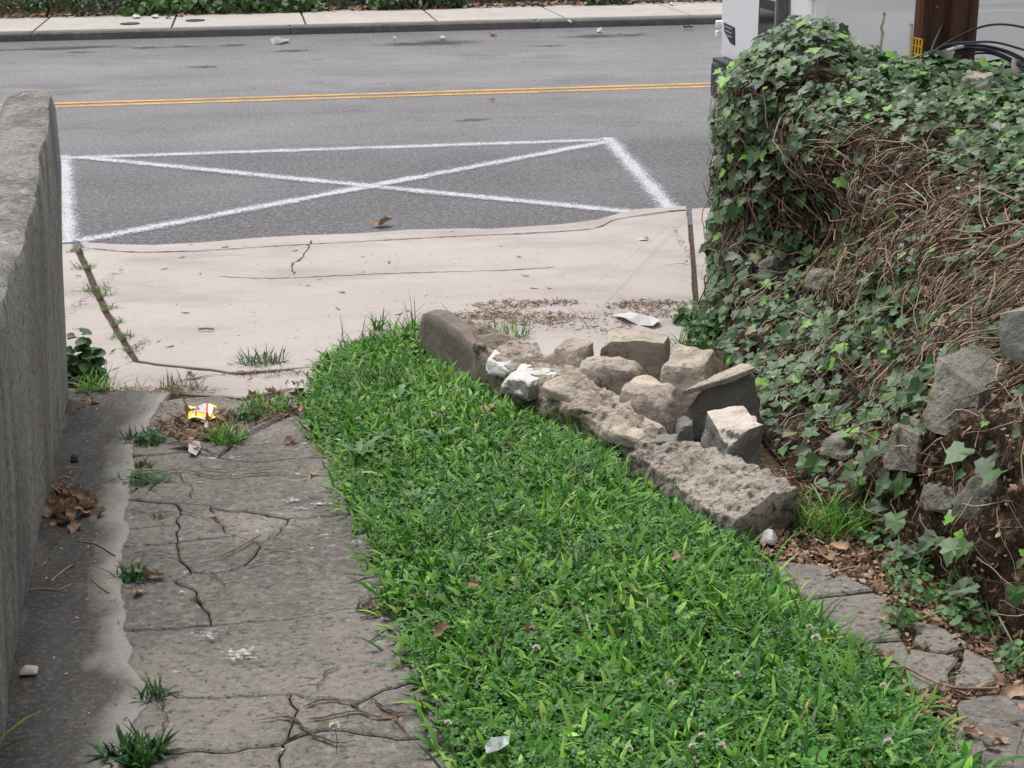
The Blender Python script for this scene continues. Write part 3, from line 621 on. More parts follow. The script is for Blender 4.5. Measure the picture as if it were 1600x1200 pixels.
# ------------------------------------------------------------------ stones and the fallen wall
def hexa(name, c8, mat, parent=None, cuts=10, rough=.012, fr=9, roundness=.12, seed=0, fine=.003, facets=4):
    """a stone from eight corners (bottom ring then top ring), rounded and roughened"""
    c8 = [Vector(c) for c in c8]; n = cuts
    V = []; Fc = []; index = {}
    def tri(u, v, w_):
        b = (c8[0] * (1 - u) + c8[1] * u) * (1 - v) + (c8[3] * (1 - u) + c8[2] * u) * v
        t = (c8[4] * (1 - u) + c8[5] * u) * (1 - v) + (c8[7] * (1 - u) + c8[6] * u) * v
        return b.lerp(t, w_)
    ctr = sum(c8, Vector()) / 8
    rf = random.Random(seed * 7 + 1); cuts_ = []
    for _ in range(facets):
        dv_ = Vector((rf.uniform(-1, 1), rf.uniform(-1, 1), rf.uniform(-.2, 1))).normalized(); ext = max((c - ctr).dot(dv_) for c in c8); cuts_.append((dv_, ext * rf.uniform(.66, .86)))
    size = min((c8[1] - c8[0]).length, (c8[3] - c8[0]).length, (c8[4] - c8[0]).length)
    def vid(i, j, k):
        key = (i, j, k)
        if key in index: return index[key]
        u, v, w_ = i / n, j / n, k / n
        a = Vector((u * 2 - 1, v * 2 - 1, w_ * 2 - 1)); m8 = (abs(a.x) ** 7 + abs(a.y) ** 7 + abs(a.z) ** 7) ** (1 / 7)
        a2 = a / max(m8, 1e-6) * max(abs(a.x), abs(a.y), abs(a.z)); a3 = a.lerp(a2, min(1, roundness * 5))
        p = tri((a3.x + 1) / 2, (a3.y + 1) / 2, (a3.z + 1) / 2)
        for dv_, lim in cuts_:
            ex_ = (p - ctr).dot(dv_) - lim
            if ex_ > 0: p = p - dv_ * ex_
        d = (p - ctr).normalized(); sd = Vector((seed * 3.1, seed * 1.7, seed * .9))
        nn = mn.noise(p * fr + sd) * rough + mn.noise(p * fr * 3 + sd) * rough * .5 + mn.noise(p * fr * 8 + sd) * fine
        V.append(p + d * nn); index[key] = len(V) - 1
        return index[key]
    for a in range(n):
        for b in range(n):
            Fc += [[vid(a, b, 0), vid(a, b + 1, 0), vid(a + 1, b + 1, 0), vid(a + 1, b, 0)], [vid(a, b, n), vid(a + 1, b, n), vid(a + 1, b + 1, n), vid(a, b + 1, n)],
                   [vid(a, 0, b), vid(a + 1, 0, b), vid(a + 1, 0, b + 1), vid(a, 0, b + 1)], [vid(a, n, b), vid(a, n, b + 1), vid(a + 1, n, b + 1), vid(a + 1, n, b)],
                   [vid(0, a, b), vid(0, a, b + 1), vid(0, a + 1, b + 1), vid(0, a + 1, b)], [vid(n, a, b), vid(n, a + 1, b), vid(n, a + 1, b + 1), vid(n, a, b + 1)]]
    o = mesh_obj(name, V, Fc, mat, parent, False)
    o.data.set_sharp_from_angle(angle=math.radians(32)) if hasattr(o.data, 'set_sharp_from_angle') else None
    o.data.polygons.foreach_set('use_smooth', [True] * len(o.data.polygons))
    return o
def topstone(name, quad, zt, drop, mat, label=None, cat='stone', group=None, flare=.02, sink=.03, zts=None, lean=(0, 0), **kw):
    """stone whose top face corners (front-left, front-right, back-right, back-left) are surveyed at height zt"""
    top = [Z(px, py, (zts[i] if zts else zt)) for i, (px, py) in enumerate(quad)]
    c = sum(top, Vector()) / 4; bot = []
    for p in top:
        d = Vector((p.x - c.x, p.y - c.y, 0)); d = d.normalized() * flare if d.length else d
        bot.append(Vector((p.x + d.x + lean[0], p.y + d.y + lean[1], p.z - drop)))
    zb = min(b.z for b in bot)
    o = hexa(name, bot + top, mat, **kw)
    if label: tag(o, label, cat, group)
    return o
# long toppled piece: lofted body, its rendered outer face on the left, broken masonry above
def loft(name, secs, mat, parent, rough, fr, fine, seed, sub_l=8, sub_c=6, lump=0.0):
    """secs: closed rings of equal point count (Vectors)"""
    rings = []
    for a, b in zip(secs[:-1], secs[1:]):
        for i in range(sub_l):
            t = i / sub_l; rings.append([p.lerp(q, t) for p, q in zip(a, b)])
    rings.append(secs[-1])
    R = []
    for rg in rings:
        out = []
        n = len(rg)
        for i in range(n):
            for j in range(sub_c): out.append(rg[i].lerp(rg[(i + 1) % n], j / sub_c))
        R.append(out)
    n = len(R[0]); V = []; sd = Vector((seed, seed * 2.3, seed * .7))
    for rg in R:
        c = sum(rg, Vector()) / n
        for p in rg:
            d = (p - c).normalized()
            V.append(p + d * (mn.noise(p * fr + sd) * rough + mn.noise(p * fr * 2.7 + sd) * rough * .6 + mn.noise(p * fr * 7 + sd) * fine + (lump * (.4 - mn.voronoi(p * 16 + sd)[0][0]) + lump * .45 * (.4 - mn.voronoi(p * 42 + sd)[0][0]) if lump else 0)))
    Fc = []
    for i in range(len(R) - 1):
        for k in range(n): Fc.append([i * n + k, i * n + (k + 1) % n, (i + 1) * n + (k + 1) % n, (i + 1) * n + k])
    Fc.append(list(reversed(range(n)))); Fc.append([(len(R) - 1) * n + k for k in range(n)])
    return mesh_obj(name, V, Fc, mat, parent, True)
fwl = empty('fallen_wall_section', (-.1, 5.6, .15), label='long toppled masonry wall section lying along the grass with a smooth brown face', cat='wall section')
A0_ = Vector((-.325, 6.02, 0)); eA = (Vector((.36, 4.53, 0)) - A0_).normalized(); rA = Vector((-eA.y, eA.x, 0))
if rA.x < 0: rA = -rA
def secA(l, w0, w1, h0, h1):
    """front foot, front top, back top, back foot across the piece at distance l"""
    q = A0_ + eA * l; zb = hg(q.x, q.y)
    def at(o_, z): p = q + rA * o_; p.z = z; return p
    return [at(-.01, zb - .05), at(w0, zb + h0), at((w0 + w1) * .5, zb + (h0 + h1) * .5 + .02), at(w1, zb + h1), at(w1 + .04, zb - .05)]
loft('broken_core', [secA(.02, .02, .08, .18, .15), secA(.22, .03, .14, .20, .17), secA(.45, .02, .16, .18, .18), secA(.7, -.03, .15, .16, .17), secA(.95, -.03, .15, .14, .16), secA(1.2, -.01, .14, .11, .15), secA(1.5, .0, .13, .09, .13), secA(1.72, .03, .10, .05, .08)], M['mortar'], fwl, .020, 11, .004, 3, sub_l=24, sub_c=14, lump=.024)
pf = []
def faceA(l, z0, z1, o0, o1, th):
    q = A0_ + eA * l; zb = hg(q.x, q.y)
    def at(o_, z): p = q + rA * o_; p.z = z; return p
    return [at(o0 - .03, zb + z0), at(o1 - .03, zb + z1), at(o1 - .03 + th, zb + z1 + .01), at(o0 + th, zb + z0)]
loft('rendered_face', [faceA(-.02, -.05, .15, .0, .0, .03), faceA(.02, -.05, .20, -.01, .0, .05), faceA(.14, -.05, .215, -.012, .01, .06), faceA(.32, -.05, .19, -.01, .015, .06), faceA(.5, -.05, .155, .0, .02, .06), faceA(.66, -.05, .10, .01, .02, .05), faceA(.76, -.05, .04, .02, .02, .03)], M['plaster'], fwl, .010, 6, .003, 5, sub_l=8, sub_c=6)
# loose and embedded stones on it
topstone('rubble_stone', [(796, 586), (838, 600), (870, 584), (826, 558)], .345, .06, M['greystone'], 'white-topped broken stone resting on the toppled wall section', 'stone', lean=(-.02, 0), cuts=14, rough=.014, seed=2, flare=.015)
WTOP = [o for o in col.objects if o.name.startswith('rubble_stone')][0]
def reparent(ch, par_):
    ch.parent = par_; ch.matrix_parent_inverse = Matrix.Translation(-Vector(par_.location))
reparent(topstone('pale_stone', [(762, 562), (792, 572), (815, 560), (772, 543)], .335, .045, M['whitestone'], cuts=7, rough=.012, seed=4), fwl)
reparent(topstone('tan_stone', [(790, 578), (800, 582), (812, 574), (800, 568)], .32, .05, M['mortar'], cuts=6, rough=.012, seed=6), fwl)
reparent(topstone('dark_stone', [(1020, 690), (1055, 692), (1060, 676), (1030, 678)], .33, .05, M['greystone'], cuts=7, rough=.014, seed=8), fwl)

for k_, (qd, zt_) in enumerate([([(846, 604), (900, 622), (925, 598), (872, 580)], .345), ([(884, 632), (945, 652), (975, 628), (910, 606)], .335), ([(930, 664), (1000, 688), (1046, 668), (972, 634)], .335), ([(740, 536), (790, 548), (812, 530), (760, 518)], .335)]):
    reparent(topstone('broken_plate', qd, zt_, .035, M['mortar'] if k_ % 2 else M['stone'], cuts=12, rough=.014, seed=50 + k_, facets=5, flare=.01, zts=[zt_, zt_ - .01, zt_ + .015, zt_ + .02]), fwl)
fb = empty('fallen_wall_end', (.6, 4.35, .27), label='rough pitted grey end piece of the fallen wall, nearest the camera', cat='wall section')
def secB(f0, f1, b1, b0): return [f0, f1, (f1 + b1) * .5 + Vector((0, 0, .012)), b1, b0]
def drop(p, z): return Vector((p.x, p.y, z))
B_f = [(978, 706), (1010, 722), (1060, 762), (1105, 795), (1148, 812)]; B_b = [(1030, 687), (1092, 688), (1150, 712), (1200, 732), (1248, 758)]
secs = []
for i, ((fx, fy), (bx, by)) in enumerate(zip(B_f, B_b)):
    zf_ = .335 + .004 * i; zb_ = .385 + .004 * i
    pf_ = Z(fx, fy, zf_); pb_ = Z(bx, by, zb_)
    secs.append(secB(drop(pf_ - rA * .005, .2), pf_, pb_, drop(pb_ + rA * .03, .2)))
loft('rough_body', secs, M['mortar_grey'], fb, .014, 9, .004, 12, sub_l=26, sub_c=18, lump=.026)

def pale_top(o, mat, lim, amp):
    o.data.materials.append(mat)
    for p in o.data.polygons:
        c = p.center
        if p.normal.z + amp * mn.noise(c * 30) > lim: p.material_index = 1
# the tumbled stones behind
topstone('rubble_stone', [(872, 528), (908, 548), (926, 536), (892, 513)], .32, .22, M['stone'], 'upright tan stone leaning next to the grass tuft, leftmost loose stone', 'stone', 'tumbled wall stones', flare=.04, cuts=12, rough=.016, seed=11, lean=(-.03, -.05))
topstone('rubble_stone', [(938, 532), (1040, 534), (1048, 518), (948, 514)], .32, .22, M['stone'], 'squared tan block at the back of the rubble by the white paper', 'stone', 'tumbled wall stones', flare=.01, cuts=12, rough=.010, seed=12, roundness=.07, facets=3)
topstone('rubble_stone', [(900, 572), (985, 572), (998, 556), (915, 546)], .34, .2, M['stone'], 'rounded tan boulder between the toppled wall and the squared block', 'stone', 'tumbled wall stones', flare=.035, cuts=12, rough=.02, seed=13, roundness=.25, lean=(.0, -.03))
topstone('rubble_stone', [(968, 608), (1045, 622), (1058, 602), (1000, 574)], .39, .22, M['stone'], 'large brown-grey slab stone leaning in the middle of the rubble', 'stone', 'tumbled wall stones', flare=.03, cuts=12, rough=.014, seed=14, lean=(.01, -.04))
topstone('rubble_stone', [(1030, 568), (1098, 574), (1122, 538), (1068, 526)], .41, .26, M['stone'], 'big faceted stone with twigs on top at the foot of the bank', 'stone', 'tumbled wall stones', flare=.03, cuts=12, rough=.02, seed=15, lean=(.01, -.03))
topstone('rubble_stone', [(1066, 610), (1135, 592), (1180, 575), (1160, 568)], .43, .25, M['greystone'], 'dark split stone with a hollow front behind the white-topped cube', 'stone', 'tumbled wall stones', flare=.02, cuts=12, rough=.016, seed=16, zts=[.40, .43, .46, .45], lean=(.03, .01), facets=3)
cr_ = topstone('pale_rim', [(1062, 612), (1132, 592), (1182, 573), (1160, 566)], .44, .018, M['stone'], zts=[.415, .445, .472, .462], cuts=9, rough=.008, seed=36, flare=0, facets=0)
reparent(cr_, [o for o in col.objects if o.get('label', '').startswith('dark split stone')][0])
cube = topstone('rubble_stone', [(1128, 682), (1192, 664), (1166, 628), (1100, 636)], .44, .21, M['greystone'], 'grey cube-shaped stone with a pale top in front of the bank', 'stone', 'tumbled wall stones', flare=.012, cuts=18, rough=.018, seed=17, roundness=.08, facets=4)
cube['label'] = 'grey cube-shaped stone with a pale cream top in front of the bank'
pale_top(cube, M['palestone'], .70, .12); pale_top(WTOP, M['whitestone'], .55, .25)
topstone('rubble_stone', [(1058, 668), (1082, 664), (1078, 652), (1060, 655)], .30, .1, M['greystone'], 'small dark stone wedged in the gap beside the hollow-fronted stone', 'stone', 'tumbled wall stones', cuts=7, rough=.014, seed=19)
# stones still standing in the bank (what is left of the wall)
def facestone(quad, d, thick, mat, label, seed, **kw):
    """stone set in the bank: visible front face surveyed at its distance, body running back into the earth"""
    fr_ = [D(px, py, d if not hasattr(d, '__len__') else d[i]) for i, (px, py) in enumerate(quad)]    # bl, br, tr, tl
    back = Vector((.75, .66, 0)) * thick
    c8 = [fr_[0], fr_[1], fr_[1] + back, fr_[0] + back, fr_[3], fr_[2], fr_[2] + back, fr_[3] + back]
    kw.setdefault('facets', 2); kw.setdefault('roundness', .06)
    o = hexa('wall_stone', c8, mat, seed=seed, **kw)
    return tag(o, label, 'stone', 'stones left in the collapsed wall')
facestone([(1562, 552), (1660, 610), (1660, 468), (1554, 478)], [3.88, 3.70, 3.70, 3.88], .3, M['greystone'], 'squared grey coping stone jutting from the bank at the right edge', 21, cuts=12, rough=.008, roundness=.05, facets=1)
facestone([(1440, 672), (1520, 700), (1530, 612), (1462, 556)], [4.05, 3.94, 3.97, 4.11], .2, M['stone_dark'], 'tall pointed mossy stone standing upright in the ivy', 22, cuts=12, rough=.014)
facestone([(1376, 735), (1430, 742), (1436, 680), (1382, 656)], [4.17, 4.06, 4.07, 4.19], .18, M['stone_dark'], 'small dark squared stone left of the tall pointed one', 23, cuts=11, rough=.012)
facestone([(1486, 806), (1562, 824), (1580, 742), (1498, 744)], [3.84, 3.76, 3.76, 3.84], .2, M['stone_dark'], 'blocky mossy stone low in the bank under the tall pointed one', 24, cuts=12, rough=.014)
facestone([(1518, 866), (1590, 878), (1598, 838), (1524, 826)], [3.86, 3.76, 3.76, 3.86], .18, M['stone_dark'], 'half-buried lowest stone at the foot of the bank by the soil', 25, cuts=10, rough=.016)
facestone([(1266, 712), (1318, 722), (1322, 694), (1278, 680)], [4.66, 4.60, 4.62, 4.68], .12, M['stone_dark'], 'small rounded stone half hidden in leaves right of the cube stone', 26, cuts=9, rough=.018, roundness=.25)
facestone([(1436, 800), (1484, 812), (1488, 768), (1440, 758)], [3.98, 3.9, 3.92, 4.0], .16, M['stone_dark'], 'low mossy stone left of the blocky stone at the bank foot', 33, cuts=11, rough=.014)
facestone([(1550, 690), (1620, 700), (1625, 640), (1556, 632)], [3.86, 3.76, 3.78, 3.88], .16, M['stone_dark'], 'shaded stone under the jutting coping stone at the right edge', 34, cuts=11, rough=.014)
facestone([(1182, 458), (1206, 462), (1208, 402), (1184, 398)], [6.56, 6.53, 6.57, 6.6], .1, M['stone_dark'], 'narrow stone showing in the dark hollow of the bank', 27, cuts=9, rough=.016)
facestone([(1250, 452), (1300, 460), (1296, 428), (1256, 424)], [6.08, 6.03, 6.06, 6.12], .1, M['stone_dark'], 'grey stone buried in roots halfway up the bank', 28, cuts=9, rough=.018, roundness=.2)

# ------------------------------------------------------------------ leaves, stems and blades as real geometry
def inst(tv, tt, pos, rot, scl, tint, var=None):
    """many copies of one small template: rot (N,3,3), scl (N,) -> verts, tris, tints"""
    tv = np.asarray(tv, float); tt = np.asarray(tt, int); N = len(pos); n = len(tv)
    V = np.einsum('nij,kj->nki', rot, tv) * scl[:, None, None] + pos[:, None, :]
    T = tt[None] + (np.arange(N) * n)[:, None, None]
    C = np.repeat(tint[:, None, :], n, 1)
    return V.reshape(-1, 3), T.reshape(-1, 3), C.reshape(-1, 3)
def frames(nrm, yaw):
    """rotation matrices: template z -> nrm, template y turned by yaw"""
    nrm = nrm / (np.linalg.norm(nrm, axis=1, keepdims=True) + 1e-9)
    ref = np.where(np.abs(nrm[:, 2:3]) < .95, np.array([[0, 0, 1.]]), np.array([[1., 0, 0]]))
    a = np.cross(ref, nrm); a /= np.linalg.norm(a, axis=1, keepdims=True) + 1e-9
    b = np.cross(nrm, a)
    y = a * np.cos(yaw)[:, None] + b * np.sin(yaw)[:, None]; x = np.cross(y, nrm)
    return np.stack([x, y, nrm], -1)
def mixc(cols, wts, N, jit=.2):
    k = RNG.choice(len(cols), N, p=np.array(wts) / sum(wts))
    c = np.array(cols)[k] * (1 + RNG.uniform(-jit, jit, (N, 1)))
    return c * (1 + RNG.uniform(-.08, .08, (N, 3)))
def ivy_template(seed):
    r = np.random.default_rng(seed)
    o = np.array([(0, 0), (.26, -.16), (.52, .04), (.41, .28), (.47, .58), (.27, .66), (0, 1.05), (-.27, .66), (-.47, .58), (-.41, .28), (-.52, .04), (-.26, -.16)]) * [1 + r.uniform(-.12, .12), 1] + r.uniform(-.035, .035, (12, 2))
    v = np.vstack([[0, .36], o]); cup = r.uniform(-.1, .30); droop = r.uniform(.05, .35)
    z = cup * np.abs(v[:, 0]) - droop * (v[:, 1] - .3) ** 2 + r.uniform(-.05, .05, len(v)); z[0] -= .06
    return np.column_stack([v[:, 0], v[:, 1] - .1, z]), np.array([[0, i, i % 12 + 1] for i in range(1, 13)])
IVY_T = [ivy_template(s) for s in range(8)]
def blades(pos, yaw, lean, L, W, curl, tint, tfold=.0):
    N = len(pos); t = np.array([0, .34, .68, 1.0]); prof = np.array([.65, 1.0, .78, 0])
    th = lean[:, None] + curl[:, None] * t[None]
    seg = np.diff(t)
    r = np.zeros((N, 4)); z = np.zeros((N, 4))
    for i in range(3):
        a = (th[:, i] + th[:, i + 1]) / 2
        r[:, i + 1] = r[:, i] + np.sin(a) * seg[i] * L; z[:, i + 1] = z[:, i] + np.cos(a) * seg[i] * L
    dx, dy = np.cos(yaw), np.sin(yaw); sx, sy = -dy, dx
    tw = RNG.uniform(-.6, .6, N)
    V = np.zeros((N, 7, 3)); k = 0
    for i in range(4):
        c = np.stack([pos[:, 0] + dx * r[:, i], pos[:, 1] + dy * r[:, i], pos[:, 2] + z[:, i]], -1)
        if i == 3: V[:, 6] = c
        else:
            hw = (W * prof[i] / 2)[:, None]
            s = np.stack([sx * np.cos(tw), sy * np.cos(tw), np.sin(tw)], -1)
            V[:, k] = c - s * hw; V[:, k + 1] = c + s * hw; k += 2
    tt = np.array([[0, 1, 3], [0, 3, 2], [2, 3, 5], [2, 5, 4], [4, 5, 6]])
    T = tt[None] + (np.arange(N) * 7)[:, None, None]
    return V.reshape(-1, 3), T.reshape(-1, 3), np.repeat(tint[:, None], 7, 1).reshape(-1, 3)
def join(parts):
    Vs, Ts, Cs, b = [], [], [], 0
    for v, t, c in parts:
        Vs.append(v); Ts.append(t + b); Cs.append(c); b += len(v)
    return np.concatenate(Vs), np.concatenate(Ts), np.concatenate(Cs)
def inpoly(x, y, poly):
    x = np.asarray(x); y = np.asarray(y); ins = np.zeros(x.shape, bool); n = len(poly); j = n - 1
    for i in range(n):
        xi, yi = poly[i][:2]; xj, yj = poly[j][:2]
        c = ((yi > y) != (yj > y)) & (x < (xj - xi) * (y - yi) / (yj - yi + 1e-12) + xi)
        ins ^= c; j = i
    return ins
def dist_edge(x, y, poly):
    d = np.full(len(x), 9.0); n = len(poly)
    for i in range(n):
        a = np.array(poly[i][:2]); b = np.array(poly[(i + 1) % n][:2]); ab = b - a; L2 = ab @ ab + 1e-12
        t = np.clip(((x - a[0]) * ab[0] + (y - a[1]) * ab[1]) / L2, 0, 1)
        d = np.minimum(d, np.hypot(x - a[0] - t * ab[0], y - a[1] - t * ab[1]))
    return d
def smooth_noise(x, y, f, s=0): return np.array([mn.noise(Vector((a * f, b * f, s))) for a, b in zip(x, y)])

# ---- the lawn between the wheel strips
LPX = [(505, 566), (540, 548), (600, 530), (680, 512), (706, 540), (735, 590), (800, 625), (870, 668), (975, 722), (1000, 740), (1060, 790), (1145, 838), (1195, 892), (1245, 948), (1310, 1005), (1390, 1075), (1470, 1155), (1530, 1225), (1610, 1330), (760, 1330), (722, 1200), (692, 1130), (655, 1060), (628, 1000), (600, 930), (588, 860), (552, 790), (525, 725), (482, 662), (482, 615)]
LAWN = [(q.x, q.y) for q in gp(LPX)]
def lawn_z(x, y):
    d = dist_edge(x, y, LAWN); return hgv(x, y) - .02 + .045 * np.clip(d / .15, 0, 1)
xs_, ys_ = np.array([p[0] for p in LAWN]), np.array([p[1] for p in LAWN])
def lawn_pts(n, spill=0.0):
    x = RNG.uniform(xs_.min() - spill, xs_.max() + spill, n * 4); y = RNG.uniform(ys_.min() - spill, ys_.max() + spill, n * 4)
    ok = inpoly(x, y, LAWN)
    if spill:
        d = dist_edge(x, y, LAWN); ok = ok | (d < spill * RNG.random(len(x)) ** 2)
    x, y = x[ok][:n], y[ok][:n]; return x, y
gz = grid_obj('lawn_soil', xs_.min() - .05, xs_.max() + .05, ys_.min(), ys_.max(), 70, 130, lambda X, Y: np.where(inpoly(X, Y, LAWN), lawn_z(X.ravel(), Y.ravel()).reshape(X.shape), hgv(X, Y) - .04), M['soil']); tag(gz, kind='structure')
GREENS = [(.048, .175, .016), (.080, .25, .020), (.135, .33, .028), (.028, .105, .014), (.24, .41, .06)]
x, y = lawn_pts(19000, .05); z = lawn_z(x, y); n_ = len(x)
cl = smooth_noise(x, y, 3.5, 1.0)
L_ = np.clip((.052 + .03 * RNG.random(n_) ** 2 + .05 * cl) * RNG.uniform(.7, 1.45, n_), .022, .15)
tn = mixc(GREENS + [(.34, .30, .12)], [5, 5, 3, 4, .9, .35], n_) * (1 + .6 * smooth_noise(x, y, 5, 9.0) + .35 * smooth_noise(x, y, 14, 5.0))[:, None]
g1 = blades(np.stack([x, y, z - .004], -1), RNG.uniform(0, 6.283, n_), RNG.uniform(.15, 1.05, n_), L_, RNG.uniform(.0045, .0095, n_), RNG.uniform(.3, 1.4, n_), tn)
# broad crab-grass blades lying over
x, y = lawn_pts(3600, .06); z = lawn_z(x, y); n_ = len(x)
g2 = blades(np.stack([x, y, z], -1), RNG.uniform(0, 6.283, n_), RNG.uniform(.3, 1.1, n_), RNG.uniform(.06, .13, n_), RNG.uniform(.007, .012, n_), RNG.uniform(.4, 1.5, n_), mixc(GREENS, [2, 5, 6, 1, 3], n_))
# short broad leaves of plantain and chickweed filling between
x, y = lawn_pts(13000, .03); z = lawn_z(x, y); n_ = len(x)
g3 = blades(np.stack([x, y, z + RNG.uniform(.0, .035, n_)], -1), RNG.uniform(0, 6.283, n_), RNG.uniform(.5, 1.3, n_), RNG.uniform(.025, .05, n_), RNG.uniform(.010, .017, n_), RNG.uniform(.0, 1.0, n_), mixc(GREENS, [3, 6, 4, 1, 2], n_) * (1 + .55 * smooth_noise(x, y, 4, 3.0) + .35 * smooth_noise(x, y, 14, 5.0))[:, None])
x, y = lawn_pts(700, .03); z = lawn_z(x, y); n_ = len(x)
g4 = blades(np.stack([x, y, z + RNG.uniform(.0, .03, n_)], -1), RNG.uniform(0, 6.283, n_), RNG.uniform(.9, 1.5, n_), RNG.uniform(.04, .10, n_), RNG.uniform(.002, .004, n_), RNG.uniform(.0, .4, n_), mixc([(.42, .34, .19), (.30, .21, .11), (.22, .26, .10)], [2, 1, 2], n_))
x, y = lawn_pts(260, .0); z = lawn_z(x, y); n_ = len(x)
g5 = blades(np.stack([x, y, z], -1), RNG.uniform(0, 6.283, n_), RNG.uniform(.0, .5, n_), RNG.uniform(.10, .19, n_), RNG.uniform(.0022, .004, n_), RNG.uniform(.1, .9, n_), mixc(GREENS, [3, 4, 2, 2, 2], n_))
V, T, C = join([g1, g2, g3, g4, g5])
lawn = tri_obj('grass', V, T, M['green'], tint=C); tag(lawn, 'bright green grass filling the strip between the concrete wheel tracks', 'grass', kind='stuff')
CLV = []; CLT = []
for k in range(3):
    a = k * 2.094; ca, sa = math.cos(a), math.sin(a); b = len(CLV)
    for (px, py, pz) in [(0, .05, 0), (.34, .5, .1), (.22, .95, .05), (0, .86, -.04), (-.22, .95, .05), (-.34, .5, .1)]: CLV.append((px * ca - py * sa, px * sa + py * ca, pz))
    CLT += [[b, b + 1, b + 3], [b + 1, b + 2, b + 3], [b, b + 3, b + 5], [b + 3, b + 4, b + 5]]
x, y = lawn_pts(20000, .02); dens = smooth_noise(x, y, 2.2, 4.0) + .35 + .25 * (3.8 - y)
kp = RNG.random(len(x)) < np.clip(dens + .25, .12, 1); x, y = x[kp], y[kp]; n_ = len(x); z = lawn_z(x, y) + RNG.uniform(.02, .055, n_)
nr_ = np.stack([RNG.normal(0, .35, n_), RNG.normal(-.12, .35, n_), np.ones(n_)], -1)
V, T, C = inst(CLV, CLT, np.stack([x, y, z], -1), frames(nr_, RNG.uniform(0, 6.28, n_)), RNG.uniform(.008, .0125, n_), mixc([(.036, .145, .022), (.058, .20, .030), (.09, .25, .05)], [5, 4, 1], n_))
clo = tri_obj('clover', V, T, M['green'], tint=C, smooth=False); tag(clo, 'low dark green clover leaves mixed into the grass strip', 'clover', kind='stuff')
# clover flowers
FLW = [(1083, 1167), (983, 1170), (1127, 1167), (1097, 1150), (1388, 1160), (713, 608), (716, 612), (678, 648), (603, 648), (838, 1013), (1380, 1072), (1265, 980), (1152, 1055), (523, 1200 - 65), (700, 1130), (1048, 1068), (682, 588), (1275, 998), (865, 640), (560, 655)]
def fl_mesh():
    V = []; Fc = []
    for k in range(34):
        r = random.Random(k); a = r.uniform(0, 6.283); e = math.asin(r.uniform(-.35, 1)); d = Vector((math.cos(a) * math.cos(e), math.sin(a) * math.cos(e), math.sin(e)))
        s = d.cross(Vector((0, 0, 1))); s = s.normalized() * .0018 if s.length > .01 else Vector((.0018, 0, 0)); b = len(V)
        V += [d * .002 - s, d * .002 + s, d * .0085 + s * 1.1 + Vector((0, 0, .001)), d * .0085 - s * 1.1 + Vector((0, 0, .001))]; Fc.append([b, b + 1, b + 2, b + 3])
    return V, Fc
fv, ff = fl_mesh(); fme = bpy.data.meshes.new('flower_head'); fme.from_pydata([tuple(v) for v in fv], [], ff); fme.materials.append(M['petal'])
sv, sf = [], []; tube(sv, sf, [(0, 0, -.06), (.003, 0, -.03), (0, 0, 0)], .0008, 3); sme = bpy.data.meshes.new('stem'); sme.from_pydata([tuple(v) for v in sv], [], sf)
smat = nmat('flower_stem_green', (.06, .13, .03), rough=.6); sme.materials.append(smat)
for i, (px, py) in enumerate(FLW):
    q = G(px, py, .075); e = empty('clover_flower', q, label=('small white clover flower in the grass near the toppled wall' if py < 700 else 'white clover flower head low in the near grass'), cat='flower', group=('white clover flowers by the toppled wall' if py < 700 else 'white clover flowers in the near grass'))
    s = .8 + .5 * random.random()
    for me in (fme, sme): o = bpy.data.objects.new(me.name, me); o.scale = (s, s, s if me is fme else 1); link(o, e)

# ---- generic weeds: blades and small leaves joined per clump
def weed(px, py, label, nb=60, rad=.06, L=(.05, .1), W=(.003, .006), nl=0, ls=(.012, .02), pal=None, name='weed_clump', q=None, lean=(.2, 1.1), stuff=True, cat='weed', zup=.03):
    q = q or G(px, py); e = empty(name, q, label=label, cat=cat); pal = pal or GREENS
    if nb:
        a = RNG.uniform(0, 6.283, nb); r = rad * np.sqrt(RNG.random(nb)); pos = np.stack([q.x + r * np.cos(a), q.y + r * .8 * np.sin(a), np.full(nb, q.z - .004)], -1)
        v, t, c = blades(pos, RNG.uniform(0, 6.283, nb), RNG.uniform(*lean, nb), RNG.uniform(*L, nb), RNG.uniform(*W, nb), RNG.uniform(.1, 1.0, nb), mixc(pal, [1] * len(pal), nb))
        tag(tri_obj('blades', v, t, M['green'], e, c), kind='stuff')
    if nl:
        a = RNG.uniform(0, 6.283, nl); r = rad * np.sqrt(RNG.random(nl)); pos = np.stack([q.x + r * np.cos(a), q.y + r * np.sin(a), q.z + RNG.uniform(.2, 1, nl) * zup * (1.3 - r / rad)], -1)
        nn = np.stack([np.cos(a) * r / rad * .6, np.sin(a) * r / rad * .6 - .25, np.ones(nl)], -1) + RNG.normal(0, .25, (nl, 3))
        rv = np.array([(0, 0, 0), (.4, .2, .08), (.5, .6, .1), (.3, .95, .03), (0, 1.08, -.06), (-.3, .95, .03), (-.5, .6, .1), (-.4, .2, .08), (0, .5, -.03)]); rt = [[8, i, (i + 1) % 8] for i in range(8)]
        v, t, c = inst(rv, rt, pos, frames(nn, RNG.uniform(0, 6.28, nl)), RNG.uniform(*ls, nl), mixc(pal, [1] * len(pal), nl))
        tag(tri_obj('leaves', v, t, M['green'], e, c), kind='stuff')
    return e
DK = [(.025, .085, .015), (.04, .13, .02), (.03, .10, .02)]
DRYG = [(.09, .12, .04), (.14, .15, .06), (.20, .17, .09), (.06, .11, .03)]
weed(132, 592, 'round-leaved dark green weed clump at the end of the left wall', 40, .07, (.05, .12), nl=150, ls=(.03, .048), pal=DK, zup=.17)
weed(150, 612, 'spiky grass tuft in front of the round-leaved weed', 90, .07, (.06, .15), pal=GREENS)
